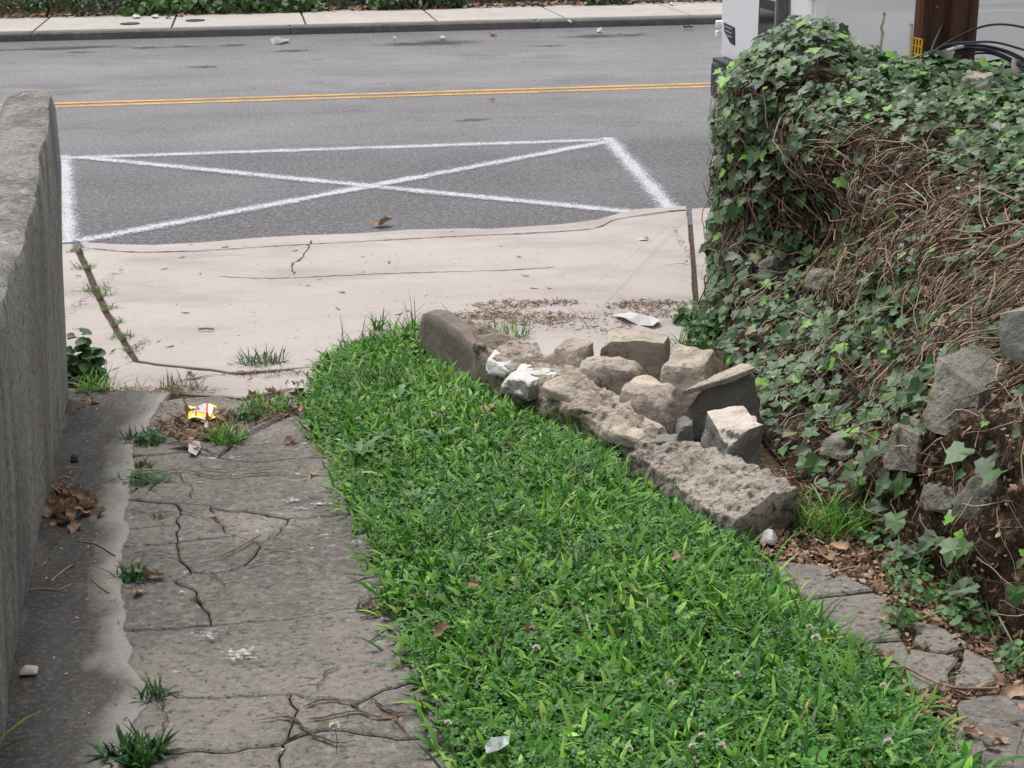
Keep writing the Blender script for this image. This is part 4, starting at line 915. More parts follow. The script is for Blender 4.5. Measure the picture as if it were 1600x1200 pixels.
weed(410, 566, 'grass tuft growing from the crack behind the pale slab edge', 130, .09, (.04, .08), pal=DRYG[:2] + DK)
weed(283, 608, 'dry sparse grass tuft on the pale slab above the yellow packet', 90, .08, (.04, .1), W=(.002, .004), pal=DRYG)
weed(228, 690, 'green weed patch left of the dead leaves by the packet', 160, .07, (.03, .07), nl=60, pal=DK)
weed(355, 690, 'bright grass tuft right of the pink paper scrap', 120, .06, (.04, .1), pal=GREENS)
weed(420, 640, 'grass patch joining the lawn beside the packet', 160, .10, (.04, .09), nl=30, pal=GREENS)
weed(385, 655, 'low weed patch between packet and slab edge', 120, .07, (.03, .06), nl=40, pal=DK)
weed(228, 752, 'flat spreading weed lying over the gutter edge', 130, .08, (.05, .10), pal=DK, lean=(.8, 1.4))
weed(222, 728, 'little yellow-green weed above the flat spreading weed', 50, .03, (.02, .05), pal=DRYG[:2])
weed(205, 905, 'small weed tuft in the gutter crack by the brown leaf', 70, .035, (.03, .08), nl=25, pal=DK)
weed(238, 1092, 'small three-bladed weed in the gutter crack near the bottom', 40, .03, (.03, .07), pal=DK)
weed(212, 1185, 'leafy dark weed in the gutter crack at the bottom edge', 130, .055, (.04, .08), W=(.006, .011), nl=20, pal=DK)
weed(575, 952, 'grey-green mat weed at the slab joint by the grass', 20, .03, (.02, .04), nl=60, ls=(.006, .01), pal=[(.08, .12, .07)])
weed(250, 808, 'low mossy sprig in the cracked slabs below the flat weed', 10, .02, (.008, .02), nl=14, ls=(.005, .009), pal=[(.09, .13, .04)])
weed(200, 611, 'thin dry grass along the seam between the grey gutter and pale slab', 45, .10, (.02, .06), W=(.002, .004), pal=DRYG, lean=(.3, 1.3))
weed(308, 940, 'tiny weed sprout in the driveway crack', 16, .012, (.01, .03), pal=DK)
for i, (px, py, r, nbl) in enumerate([(118, 392, .05, 60), (130, 418, .06, 80), (152, 452, .07, 120), (160, 462, .05, 60), (172, 482, .04, 50), (182, 505, .03, 40), (190, 526, .05, 80), (205, 545, .03, 30)]):
    weed(px, py, ['grass sprouting from the top of the left apron joint', 'second grass sprout down the left apron joint', 'largest yellow-green weed tuft in the left apron joint', 'weed just below the largest tuft in the left joint', 'small weed midway down the left apron joint', 'thin weed above the lowest tuft in the left joint', 'lowest grass tuft in the left apron joint', 'last tiny sprout at the foot of the left joint'][i], nbl, r, (.02, .06), W=(.002, .005), pal=[(.12, .20, .05), (.09, .17, .04), (.17, .20, .08)], lean=(.4, 1.3))
weed(590, 515, 'tall light green leafy weed standing above the far grass edge', 30, .02, (.06, .12), W=(.006, .010), pal=[(.10, .24, .05), (.13, .28, .06)], lean=(.0, .9))
for i, (px, py) in enumerate([(640, 512), (712, 518), (545, 540)]):
    weed(px, py, ['long thin grass stalks rising left of the toppled wall', 'long grass stalks behind the end of the toppled wall', 'thin seed stalks at the far left grass corner'][i], 13, .06, (.08, .19), W=(.002, .004), pal=DK, lean=(.1, .7))
weed(790, 528, 'green grass tuft behind the toppled wall section', 110, .10, (.05, .13), pal=GREENS)
weed(1168, 540, 'grass tuft between the squared block and the bank', 60, .06, (.05, .11), pal=GREENS, q=G(1075, 545))
weed(1300, 825, 'fresh grass clump at the foot of the bank beside the end piece', 220, .13, (.07, .17), W=(.003, .006), pal=GREENS)
weed(1140, 715, 'fern-like weed in front of the cube stone', 40, .06, (.07, .16), W=(.006, .012), nl=30, ls=(.015, .03), pal=DK)
WP = [(.075, .19, .045), (.11, .24, .07), (.06, .15, .045), (.15, .26, .11)]
for i, (px, py, nl, r) in enumerate([(1262, 660, 120, .10), (1250, 690, 90, .08), (1400, 850, 140, .11), (1450, 860, 120, .09), (1420, 890, 60, .06), (1440, 930, 60, .07), (1530, 975, 110, .08), (1490, 950, 70, .06), (1410, 975, 50, .05), (1590, 1040, 60, .05), (1360, 740, 110, .08), (1310, 640, 90, .09), (1250, 600, 80, .08), (1090, 490, 110, .10)]):
    weed(px, py, ['light green seedling patch right of the cube stone', 'seedling patch below the first, beside the cube stone', 'pale green weed patch on the soil right of the grass clump', 'pale weed patch under the lowest wall stone', 'small weed left of the bare soil', 'strappy weed on the litter beside the flags', 'round-leaved weed patch at right by the split flag', 'weed just left of the round-leaved patch', 'weed growing between two flags', 'weed at the right edge of the picture', 'weed below the small squared stone', 'weed in the ivy middle slope', 'weed at the foot of the collapsed slope', 'weed beside the corner of the pavement'][i], 12, r, (.04, .10), W=(.004, .008), nl=int(nl * .75), ls=(.009, .021), pal=WP, q=G(px, py) + Vector((0, 0, .006)), zup=.045)
for px, py, r_, lab in [(1098, 518, .07, 'grass and leaves at the pavement corner beside the bank foot'), (1092, 548, .06, 'weed tuft on bare earth behind the faceted stone'), (1118, 520, .06, 'leafy tuft where the ivy meets the apron'), (1070, 505, .05, 'small grass tuft right of the white paper')]:
    weed(px, py, lab, 60, r_, (.05, .13), nl=40, ls=(.015, .035), pal=DK + WP[:1], zup=.07)
# broad rosettes in the grass, each leaf a part
def lobed(L, Wd, seed):
    r = random.Random(seed); V = []; Fc = []; n = 7
    for i in range(n + 1):
        t = i / n; wdt = Wd * (math.sin(math.pi * min(1, t * .9 + .06)) ** .8) * (1 + .28 * (1 if i % 2 else -1) * (0 < i < n)); zc = .35 * L * math.sin(t * 2.2) * .6
        if i == n: wdt = .002
        V += [(-wdt / 2, t * L, zc + wdt * .18), (0, t * L, zc), (wdt / 2, t * L, zc + wdt * .18)]
    for i in range(n): Fc += [[3 * i, 3 * i + 1, 3 * i + 4, 3 * i + 3], [3 * i + 1, 3 * i + 2, 3 * i + 5, 3 * i + 4]]
    return V, Fc
ros_m = nmat('dandelion_leaf', (.07, .19, .045), [('noise', 40, .45, .7, (.13, .26, .10), .6)], rough=.5, spec=.4, rand=.2, trans=.15)
ros_me = []
for s in range(4):
    v, f_ = lobed(.11 + .01 * s, .035, s); me = bpy.data.meshes.new('leaf'); me.from_pydata(v, [], f_); me.materials.append(ros_m); me.polygons.foreach_set('use_smooth', [True] * len(me.polygons)); ros_me.append(me)
for i, (px, py, sc_, lab) in enumerate([(622, 628, 1.0, 'grey-green dandelion rosette near the far left grass edge'), (690, 690, 1.0, 'dandelion rosette in the grass beside the smooth wall face'), (562, 712, .9, 'dandelion rosette at the left grass edge by the slab'), (650, 790, .8, 'small upright dandelion in the left part of the grass'), (715, 888, .9, 'pale dandelion rosette in the middle of the grass'), (1118, 1178, .55, 'dandelion rosette at the bottom of the grass between the clover flowers'), (900, 730, .8, 'broad-leaved plant in the grass below the dead brown leaf'), (1392, 1160, .7, 'broad pale leaf plant at the lower right grass edge'), (600, 690, .8, 'low rosette between two dandelions at the left edge')]):
    e = empty('dandelion_plant', G(px, py, .045), label=lab, cat='weed', group='broad-leaved plants in the grass')
    for k in range(6):
        o = bpy.data.objects.new('leaf', ros_me[(k + i) % 4]); o.rotation_euler = (random.uniform(.0, .4), 0, k * 1.05 + random.uniform(-.3, .3)); o.scale = [.78 * sc_ * random.uniform(.6, 1.05)] * 3; link(o, e)

# ------------------------------------------------------------------ ivy and its dry stems over the bank
ivy = empty('ivy', (1.2, 5.6, .1), label='dark green ivy with bare tangled stems growing over the earth bank', cat='ivy')
def bank_samples(n, ymin=2.7, ymax=7.6, bmin=.15, bmax=7.75):
    Yc = np.linspace(ymin, ymax, 90); Bc = np.linspace(bmin, bmax, 90); YY, BB = np.meshgrid(Yc, Bc)
    A = np.linalg.norm(np.cross(bank(YY + .02, BB) - bank(YY - .02, BB), bank(YY, BB + .04) - bank(YY, BB - .04)), axis=-1).ravel()
    k = RNG.choice(len(A), n, p=A / A.sum())
    return YY.ravel()[k] + RNG.uniform(-.03, .03, n), np.clip(BB.ravel()[k] + RNG.uniform(-.045, .045, n), .05, 7.9)
def ell(y, b, y0, b0, ry, rb): return np.exp(-(((y - y0) / ry) ** 2 + ((b - b0) / rb) ** 2) ** 1.5)
def ivy_density(y, b):
    d = np.full(len(y), .62)
    d = np.where(b < 2.6, .36, d); d = np.where(b > 6.0, .85, d)
    d = np.where(y > 6.6, np.where(b > 2.4, 1.0, .46), d)
    for y0, b0, ry, rb, s in ((5.75, 4.0, .62, 1.7, .92), (4.25, 5.0, .75, 1.2, .88), (6.3, 3.0, .35, 1.3, .95), (4.9, 4.4, .5, 1.0, .6), (4.6, 6.3, .4, .5, .5), (3.9, 1.0, .3, 1.0, .5), (5.4, 6.6, .25, .4, .5)): d = d * (1 - s * ell(y, b, y0, b0, ry, rb))
    d = np.where((y < 4.9) & (b < 4.2), d * .42, d)
    pn = np.array([mn.noise(Vector((a * 3.2, c * .9, 2.0))) for a, c in zip(y, b)])
    return np.clip(d * (1 + 1.1 * pn), .02, 1)
def on_bank(y, b, off):
    p = bank(y, b); n = bank_n(y, b)
    ds = np.array([mn.noise(Vector(q) * 5) * .045 + mn.noise(Vector(q) * 16) * .022 for q in p]) * np.clip(b / .5, 0, 1)
    return p + n * (ds + off)[:, None], n
y, b = bank_samples(44000); kp = RNG.random(len(y)) < ivy_density(y, b); y, b = y[kp], b[kp]; n_ = len(y)
hum = .07 * np.clip((b - 5.5) / 1.0, 0, 1) + .05 * ((y > 6.7) & (b > 2.5))
pos, nr_ = on_bank(y, b, RNG.uniform(.01, .06, n_) + hum * RNG.random(n_))
clear = np.ones(n_, bool)
for o_ in [o for o in col.objects if o.name.startswith('wall_stone')]:                   # leaves part around the bigger standing stones
    co = np.array([v.co for v in o_.data.vertices]); c_ = co.mean(0); rr_ = np.linalg.norm(co - c_, axis=1).max()
    away = np.linalg.norm(np.cross(pos - c_, (c_ - np.array(CP)) / np.linalg.norm(c_ - np.array(CP))), axis=1) < rr_ * .62
    away &= np.linalg.norm(pos - c_, axis=1) < .35
    clear &= ~(away & (RNG.random(n_) < .72))
pos, nr_, y, b = pos[clear], nr_[clear], y[clear], b[clear]; n_ = len(pos)
nr_ = nr_ * .7 + np.array([-.25, -.35, .75]) + RNG.normal(0, .36, (n_, 3))
size = (.019 + .044 * RNG.random(n_) ** 1.7) * np.where((y < 4.6) & (b < 4), 1.12, 1)
IVC = [(.020, .060, .014), (.044, .112, .026), (.070, .145, .044), (.115, .175, .098), (.14, .32, .032), (.20, .22, .10)]
tint = mixc(IVC, [5, 6, 5, 3.5, 1.8, .6], n_, .3)
rot = frames(nr_, RNG.uniform(-2.6, -.5, n_))
inview = np.array([0 < P(q)[0] < 1600 and 0 < P(q)[1] < 1200 for q in pos]); dep = np.array([P(q)[2] for q in pos])
app = np.where(inview, size / dep, 0) * (.55 + .45 * np.clip(nr_[:, 2], 0, 1))
big = np.argsort(-app)[:300]; rest = np.setdiff1d(np.arange(n_), big); which = RNG.integers(0, 8, n_)
parts = []
for k in range(8):
    s = rest[which[rest] == k]; parts.append(inst(*IVY_T[k], pos[s], rot[s], size[s], tint[s]))
V, T, C = join(parts); tag(tri_obj('leaves', V, T, M['ivy'], ivy, C, smooth=False), kind='stuff')
ivme = []
for k in range(8):
    for c in IVC[:5]:
        me = bpy.data.meshes.new('leaf'); me.from_pydata([tuple(v) for v in IVY_T[k][0]], [], [list(map(int, t)) for t in IVY_T[k][1]]); me.materials.append(M['ivy'])
        a = me.attributes.new('tint', 'FLOAT_COLOR', 'POINT'); j = 1 + random.uniform(-.2, .2)
        a.data.foreach_set('color', np.tile(np.array([c[0] * j, c[1] * j, c[2] * j, 1], dtype=np.float32), 13)); ivme.append(me)
ipi = Matrix.Translation(-Vector(ivy.location))
for i in big:
    o = bpy.data.objects.new('leaf', ivme[int(which[i]) * 5 + int(RNG.choice(5, p=[.25, .3, .25, .12, .08]))]); mt = Matrix(rot[i].tolist()).to_4x4() @ Matrix.Scale(float(size[i]), 4); mt.translation = Vector(pos[i])
    link(o, ivy); o.matrix_parent_inverse = ipi; o.matrix_basis = mt
def vtubes(Pth, rad, tint, sides=3):
    N, K, _ = Pth.shape; tg = np.gradient(Pth, axis=1); tg /= np.linalg.norm(tg, axis=-1, keepdims=True) + 1e-9
    ref = np.array([.31, -.52, .79]); a = np.cross(tg, ref); a /= np.linalg.norm(a, axis=-1, keepdims=True) + 1e-9; c = np.cross(tg, a)
    taper = np.linspace(1, .5, K)[None, :, None]
    V = np.stack([Pth + (a * math.cos(6.283 * s / sides) + c * math.sin(6.283 * s / sides)) * rad[:, None, None] * taper for s in range(sides)], 2)
    base = (np.arange(N) * K * sides)[:, None, None] + (np.arange(K - 1) * sides)[None, :, None]; T = []
    for s in range(sides):
        s2 = (s + 1) % sides
        T.append(np.stack([base[..., 0] + s, base[..., 0] + s2, base[..., 0] + s2 + sides], -1).reshape(-1, 3)); T.append(np.stack([base[..., 0] + s, base[..., 0] + s2 + sides, base[..., 0] + s + sides], -1).reshape(-1, 3))
    return V.reshape(-1, 3), np.concatenate(T), np.repeat(tint[:, None], K * sides, 1).reshape(-1, 3)
def vine_paths(n, K, step, y, b, dirm, wob, lift):
    th = dirm + np.where(RNG.random(n) < .4, RNG.uniform(-2.2, 2.2, n), RNG.normal(0, .7, n)); Y = np.zeros((n, K)); B = np.zeros((n, K)); Y[:, 0] = y; B[:, 0] = b; dth = RNG.normal(0, wob * .5, n)
    for k in range(1, K):
        dth = dth * .75 + RNG.normal(0, wob, n); th = th + dth
        Y[:, k] = np.clip(Y[:, k - 1] + step * np.sin(th), 2.7, 7.55); B[:, k] = np.clip(B[:, k - 1] - step * 4.6 * np.cos(th), .1, 7.8)
    off = lift[:, None] * (.5 + .5 * np.sin(np.linspace(0, 3.14, K)[None] * RNG.uniform(.6, 1.6, (n, 1)) + RNG.uniform(0, 2, (n, 1)))) + .004
    p, _ = on_bank(Y.ravel(), B.ravel(), off.ravel()); return p.reshape(n, K, 3)
vy, vb = bank_samples(26000, bmin=.4, bmax=7.0); zone = np.clip(ell(vy, vb, 5.75, 4.2, .6, 1.5) + ell(vy, vb, 4.3, 5.3, .7, 1.1) + .8 * ell(vy, vb, 5.0, 4.8, .5, 1.0) + .6 * ell(vy, vb, 6.9, 1.8, .5, 1.6) + .34 * ell(vy, vb, 5.2, 2.4, 1.0, 1.3) + .10, 0, 1)
den = zone * (1 - .6 * ivy_density(vy, vb)) * (1 - .93 * ell(vy, vb, 6.3, 2.9, .22, .9)); kp = RNG.random(len(vy)) < den; vy, vb = vy[kp][:7000], vb[kp][:7000]; nv = len(vy)
Pth = vine_paths(nv, 10, .026, vy, vb, .3, .09, RNG.uniform(.003, .05, nv) + .05 * (RNG.random(nv) < .12))
V, T, C = vtubes(Pth, (.0008 + .003 * RNG.random(nv) ** 2), mixc([(.37, .28, .215), (.22, .16, .12), (.52, .42, .335), (.085, .058, .042)], [4, 5, 1.6, 6], nv))
tag(tri_obj('stems', V, T, M['vine'], ivy, C), kind='stuff')
vy, vb = bank_samples(1500, bmin=2.0, bmax=6.4); kp = RNG.random(len(vy)) < (1 - .9 * ivy_density(vy, vb)) ** 2 * (.12 + ell(vy, vb, 5.75, 4.2, .6, 1.5) + ell(vy, vb, 4.3, 5.3, .7, 1.1)); vy, vb = vy[kp][:120], vb[kp][:120]
Pth = vine_paths(len(vy), 16, .03, vy, vb, .3, .08, RNG.uniform(.03, .09, len(vy)))
for p in Pth:
    V, Fc = [], []; r0 = random.uniform(.0028, .0045); tube(V, Fc, p, [r0 * (1 - .5 * i / 15) for i in range(16)], 4); mesh_obj('stem', V, Fc, M['vine1'], ivy, True)

# ------------------------------------------------------------------ leaf litter
FV = [(-.6, -.18, .12), (.0, -.34, -.02), (.65, 0, .22), (.1, .36, .10), (-.5, .22, -.08)]; FT = [[0, 1, 2], [0, 2, 3], [0, 3, 4]]
LC = [(.20, .125, .08), (.30, .20, .135), (.12, .07, .045), (.38, .28, .20), (.07, .045, .03)]
SOIL = [(q.x, q.y) for q in gp([(1140, 835), (1250, 815), (1300, 760), (1210, 700), (1260, 690), (1340, 760), (1420, 850), (1520, 890), (1640, 960), (1720, 1300), (1600, 1300), (1530, 1225), (1390, 1075), (1245, 948)])]
FLAGS = [[(q.x, q.y) for q in gp(f)] for f in RP]
xa = np.array([p[0] for p in SOIL]); ya = np.array([p[1] for p in SOIL])
x = RNG.uniform(xa.min(), xa.max(), 30000); y = RNG.uniform(ya.min(), ya.max(), 30000); ok = inpoly(x, y, SOIL)
for f in FLAGS: ok &= ~(inpoly(x, y, f) & (RNG.random(len(x)) < .96))
x, y = x[ok][:6500], y[ok][:6500]; n_ = len(x)
gl = inst(FV, FT, np.stack([x, y, hgv(x, y) - .02 + RNG.uniform(0, .022, n_)], -1), frames(np.stack([RNG.normal(0, .5, n_), RNG.normal(-.1, .5, n_), np.ones(n_)], -1), RNG.uniform(0, 6.28, n_)), RNG.uniform(.005, .022, n_), mixc(LC, [4, 4, 3, 2, 3], n_))
yb, bb = bank_samples(7000, bmax=4.5); pb, nb_ = on_bank(yb, bb, RNG.uniform(.0, .02, 7000))
bl = inst(FV, FT, pb, frames(nb_ + RNG.normal(0, .5, (7000, 3)), RNG.uniform(0, 6.28, 7000)), RNG.uniform(.006, .022, 7000), mixc(LC, [4, 3, 4, 1.5, 4], 7000))
def pile(px, py, n, rx, ry, s=(.006, .02), z=.006, lc=LC, off=0.0):
    q = G(px, py); a = RNG.uniform(0, 6.28, n); r = np.sqrt(RNG.random(n)) ; x = q.x + rx * r * np.cos(a) + RNG.normal(0, rx * .2, n); y = q.y + ry * r * np.sin(a) + RNG.normal(0, ry * .2, n)
    ln = np.stack([RNG.normal(0, .4, n), RNG.normal(0, .4, n), np.ones(n)], -1); fv2 = [(v[0] * 1.8, v[1] * .3, v[2]) for v in FV]
    return inst(fv2, FT, np.stack([x, y, np.maximum(hgv(x, y), .014) + RNG.uniform(.001, .02, n) * (1 - r * .6) + off], -1), frames(ln, RNG.uniform(0, 6.28, n)), RNG.uniform(*s, n), mixc(lc, [1] * len(lc), n))
GC = [(.26, .18, .11), (.18, .115, .07), (.36, .27, .18), (.10, .065, .04)]
piles = [pile(800, 478, 260, .16, .10, lc=GC), pile(860, 476, 200, .13, .07, lc=GC), pile(760, 494, 240, .14, .08, lc=GC), pile(840, 500, 420, .20, .12, lc=GC), pile(1010, 478, 340, .18, .09, lc=GC), pile(1040, 492, 160, .15, .08, lc=GC), pile(215, 545, 120, .03, .14, (.004, .01), lc=GC), pile(1076, 400, 200, .015, .9, (.004, .009), lc=GC[1:]),
         pile(150, 455, 200, .04, .5, (.004, .01), lc=GC), pile(290, 612, 200, .12, .05, (.005, .014), lc=GC), pile(420, 585, 160, .15, .05, (.005, .014), lc=GC), pile(300, 665, 420, .12, .16, lc=GC), pile(255, 640, 160, .08, .06, (.004, .012), lc=GC), pile(345, 672, 260, .10, .10, lc=GC), pile(400, 650, 200, .14, .10, lc=GC), pile(125, 640, 120, .03, .12, lc=GC), pile(190, 612, 260, .22, .025, (.004, .012), lc=GC), pile(255, 616, 120, .06, .04, (.004, .012), lc=GC), pile(85, 770, 140, .03, .2, lc=GC), pile(50, 900, 120, .02, .3, lc=GC), pile(920, 505, 260, .2, .2, lc=GC), pile(1000, 640, 500, .25, .35, (.008, .025)), pile(930, 600, 260, .2, .2, (.008, .02)), pile(1240, 760, 300, .12, .2, (.008, .025)), pile(600, 955, 90, .05, .05, lc=GC), pile(1110, 700, 300, .15, .15, (.008, .025))]
V, T, C = join([gl, bl] + piles); tag(tri_obj('leaf_litter', V, T, M['litter'], tint=C, smooth=False), 'brown crumbled leaf litter and dry clippings on soil, bank and slabs', 'litter', kind='stuff')
# crumbs and specks of dirt on the pavement
x = RNG.uniform(-2.4, 1.1, 420); y = RNG.uniform(5.4, 9.2, 420); s_ = -((x - C0.x) * RN.x + (y - C0.y) * RN.y); k_ = (s_ > .05) & (s_ < 3.2); x, y = x[k_], y[k_]; n_ = len(x)
sp1 = inst([(v[0] * 1.6, v[1] * .5, v[2]) for v in FV], FT, np.stack([x, y, np.maximum(hgv(x, y), .014) + .003], -1), frames(np.stack([0 * x, 0 * x, 1 + 0 * x], -1) + RNG.normal(0, .15, (n_, 3)), RNG.uniform(0, 6.28, n_)), RNG.uniform(.003, .009, n_) * RNG.choice([1, 1, 1, 1, 3], n_), mixc([(.10, .07, .05), (.05, .04, .035), (.2, .13, .08)], [1, 1, 1], n_))
x = RNG.uniform(-1.5, .2, 700); y = RNG.uniform(2.4, 5.4, 700); n_ = 700
sp2 = inst(FV, FT, np.stack([x, y, hgv(x, y) + .012], -1), frames(np.stack([0 * x, 0 * x, 1 + 0 * x], -1) + RNG.normal(0, .2, (n_, 3)), RNG.uniform(0, 6.28, n_)), RNG.uniform(.003, .009, n_), mixc([(.10, .07, .05), (.45, .42, .38), (.2, .13, .08)], [2, 1, 2], n_))
V, T, C = join([sp1, sp2]); tag(tri_obj('debris_specks', V, T, M['litter'], tint=C, smooth=False), 'tiny twigs and specks of debris scattered over the concrete', 'debris', kind='stuff')

# ---- dead leaves one can pick up
def dead_template(seed):
    r = random.Random(seed); n = 5; out = []
    for i in range(20):
        a = 2 * math.pi * i / 20; lob = (.88 + .12 * math.cos(a * 5 + 1)) * (1.0 if i % 2 == 0 else .84)
        out.append((math.sin(a) * lob * .36 + r.uniform(-.04, .04), -math.cos(a) * lob * .55 + r.uniform(-.03, .03)))
    V = [(0, 0, 0)] + [(x * .5, y * .5, 0) for x, y in out[::2]] + [(x, y, 0) for x, y in out]
    c1, c2, tw = r.uniform(.8, 2.4), r.uniform(-.7, 1.2), r.uniform(-1.2, 1.2)
    V2 = [(x * (1 - .25 * abs(c1) * abs(x)), y, c1 * x * x + c2 * y * y + tw * x * y + .12 * math.sin(9 * x + seed) * math.cos(8 * y)) for x, y, z in V]
    Fc = [[0, 1 + i, 1 + (i + 1) % 10] for i in range(10)]
    for i in range(10):
        a, b = 1 + i, 1 + (i + 1) % 10; o0, o1, o2 = 11 + 2 * i, 11 + (2 * i + 1) % 20, 11 + (2 * i + 2) % 20
        Fc += [[a, o0, o1], [a, o1, b], [b, o1, o2]]
    me = bpy.data.meshes.new('dead_leaf'); me.from_pydata(V2, [], Fc); me.materials.append(M['deadleaf']); me.polygons.foreach_set('use_smooth', [True] * len(me.polygons)); return me
DM = [dead_template(s) for s in range(7)]
def dleaf(q, size, label, group=None, tilt=.4, k=None, yaw=None):
    o = bpy.data.objects.new('dead_leaf', DM[random.randrange(7) if k is None else k]); o.location = q
    o.rotation_euler = (random.uniform(-tilt, tilt), random.uniform(-tilt, tilt), random.uniform(0, 6.28) if yaw is None else yaw); o.scale = (size,) * 3
    link(o); return tag(o, label, 'leaf', group)
for i in range(38):
    a = random.uniform(0, 6.28); r = random.random() ** .6
    dleaf(G(113 + 48 * r * math.cos(a), 803 + 36 * r * math.sin(a)) + Vector((0, 0, .008 + .026 * (1 - r) + .006 * random.random())), random.uniform(.045, .075), 'curled brown leaf in the heap against the left wall', 'leaf heap against the left wall', 1.0)
for i in range(16):
    dleaf(G(285 + random.uniform(-38, 60), 672 + random.uniform(-22, 22)) + Vector((0, 0, .015)), random.uniform(.045, .075), 'dry tan leaf among the weeds just below the yellow packet', 'leaves below the yellow packet', .7)
for i in range(10):
    dleaf(G(430 + random.uniform(-40, 45), 632 + random.uniform(-25, 22)) + Vector((0, 0, .02)), random.uniform(.05, .08), 'brown leaf where the driveway meets the upper grass corner', 'leaves at the upper grass corner', .6)
for i in range(30):
    px, py = random.choice([(1240, 845, ), (1290, 855), (1200, 850), (1330, 900), (1410, 960), (1400, 1040), (1430, 1080), (1450, 1110), (1560, 1080), (1530, 1160), (1580, 960), (1480, 1075), (1390, 880), (1360, 1050)])
    dleaf(G(px + random.uniform(-30, 30), py + random.uniform(-18, 18)) + Vector((0, 0, .006)), random.uniform(.03, .065), 'dry brown leaf on the soil between the grass and the bank', 'leaves on the soil along the bank', .5)
for px, py, s, lab in [(597, 349, .15, 'large pale fallen leaf lying on the road near the kerb'), (765, 642, .11, 'dark torn leaf on the grass below the toppled wall'), (800, 700, .06, 'flat tan leaf in the grass left of the fallen wall'), (830, 990, .07, 'brown leaf standing upright in the middle of the grass'), (738, 915, .05, 'folded tan leaf in the left of the grass'), (690, 985, .05, 'brown curled leaf in the grass near the slab joint'), (1050, 880, .06, 'pale grey leaf in the grass towards the right edge'), (805, 915, .035, 'dark red leaf in the grass'),
                       (300, 590, .06, 'curled leaf on the pale slab behind the packet'), (148, 635, .06, 'brown leaf at the wall foot near the round weed'), (455, 692, .06, 'tan leaf on the slab by the upper grass edge'), (490, 745, .05, 'small leaf on the slab left of the grass'), (240, 905, .06, 'reddish leaf beside the small gutter weed'), (215, 930, .05, 'rusty leaf below the small gutter weed'), (830, 640, .05, 'leaf caught against the rendered wall face'), (1300, 550, .08, 'brown leaf hanging in the ivy'), (1243, 95, .07, 'withered brown leaf on top of the ivy hump')]:
    q = G(px, py) + Vector((0, 0, .008))
    if 500 < py and px > 480 and px < 1150 and py > 640: q = G(px, py, .06)
    if px > 1200 and py < 560: q = BP(4.9, 3.6, .05)[0] if py > 200 else BP(7.0, 4.2, .1)[0]
    if py < 380: q = Z(px, py, .02)
    dleaf(q, s, lab, None, .35 if py < 380 else .6)
# twigs
for pts, r, lab in [([(40, 922), (70, 920), (90, 922), (114, 912)], .003, 'thin dry twig across the gutter by the wall'), ([(80, 908), (95, 895), (114, 882)], .003, 'pale dry twig above another on the gutter'), ([(144, 905), (158, 918), (170, 926)], .003, 'dark forked twig on the pale gutter edge'), ([(345, 868), (380, 850), (406, 836)], .0025, 'straight twig on the cracked driveway'),
                    ([(1330, 1010), (1400, 1035), (1480, 1072), (1560, 1075)], .003, 'long twig across the flags on the right'), ([(1500, 905), (1540, 930), (1600, 935)], .004, 'bent root on the bare soil at right'), ([(115, 845), (150, 850), (180, 868)], .002, 'leaf stalk below the heap of leaves'), ([(310, 514), (322, 513), (334, 514)], .005, 'short dark twig on the pale apron'), ([(1290, 900), (1310, 892), (1335, 886)], .003, 'twig on the nearest flag by the grass')]:
    V, Fc = [], []; tube(V, Fc, [G(*q, .014) for q in pts] if len(pts) < 3 else spline([G(*q, .012) for q in pts], 10), r, 5); o = mesh_obj('twig', V, Fc, M['vine1'], None, True); tag(o, lab, 'twig')

# ------------------------------------------------------------------ the parked van
VR = TK(2.68, .55)                                            # rear near-side corner on the road
van = empty('parked_van', VR, DL, label='white panel van parked at the kerb behind the ivy bank', cat='van')
VW, VL = 2.02, 5.6; WHX = (1.22, 4.6); WR = .36
def vz(x): return 2.5 - .02 * (x < .05) if x < 4.1 else (2.5 - (x - 4.1) * .9 if x < 4.9 else 1.78 - (x - 4.9) * .9)
def zlow(x):
    z = .50
    for c in WHX:
        d = abs(x - c)
        if d < .44: z = max(z, .36 + math.sqrt(max(0, .44 ** 2 - d * d)))
    return z
xs = sorted(set([0, .02, .05, .1, .3, .55, .7] + [round(WHX[i] - .46 + .023 * j, 4) for i in (0, 1) for j in range(41)] + [2.6, 3.2, 3.8, 4.1, 5.3, 5.45, 5.55, 5.6]))
V, Fc = [], []
for x in xs:
    e = max(0, .05 - x) * .5 + max(0, x - 5.3) * .55; g = .012 if x > .5 else 0.0; zt = max(vz(x), 1.05); zl = zlow(x)
    side = [(0.0, zl), (.0 - .03, max(zl + .005, .62)), (-.045, .88), (-.045, 1.095), (-.045 + g, 1.108), (-.045 + g, 1.122), (-.045, 1.138), (-.03, 1.5), (.05, min(2.1, zt - .12)), (.12, zt - .05), (.24, zt)]
    side = [(o_, min(z, zt)) for o_, z in side]
    near = [(x, -(o_ - .045 + 0) * -1 * -1 - e * 0, z) for o_, z in side]
    ringn = [(x, -(-o_) + .045 + e, z) for o_, z in side]            # near flank, y grows away from the camera
    ringf = [(x, VW - y, z) for (_, y, z) in reversed(ringn)]
    V += ringn + ringf
nr = 22
for i in range(len(xs) - 1):
    for k in range(nr): Fc.append([i * nr + k, i * nr + (k + 1) % nr, (i + 1) * nr + (k + 1) % nr, (i + 1) * nr + k])
Fc.append(list(range(nr))); Fc.append([(len(xs) - 1) * nr + k for k in reversed(range(nr))])
body = local_obj('body', V, Fc, M['van_white'], van, True); body.data.set_sharp_from_angle(angle=math.radians(25))
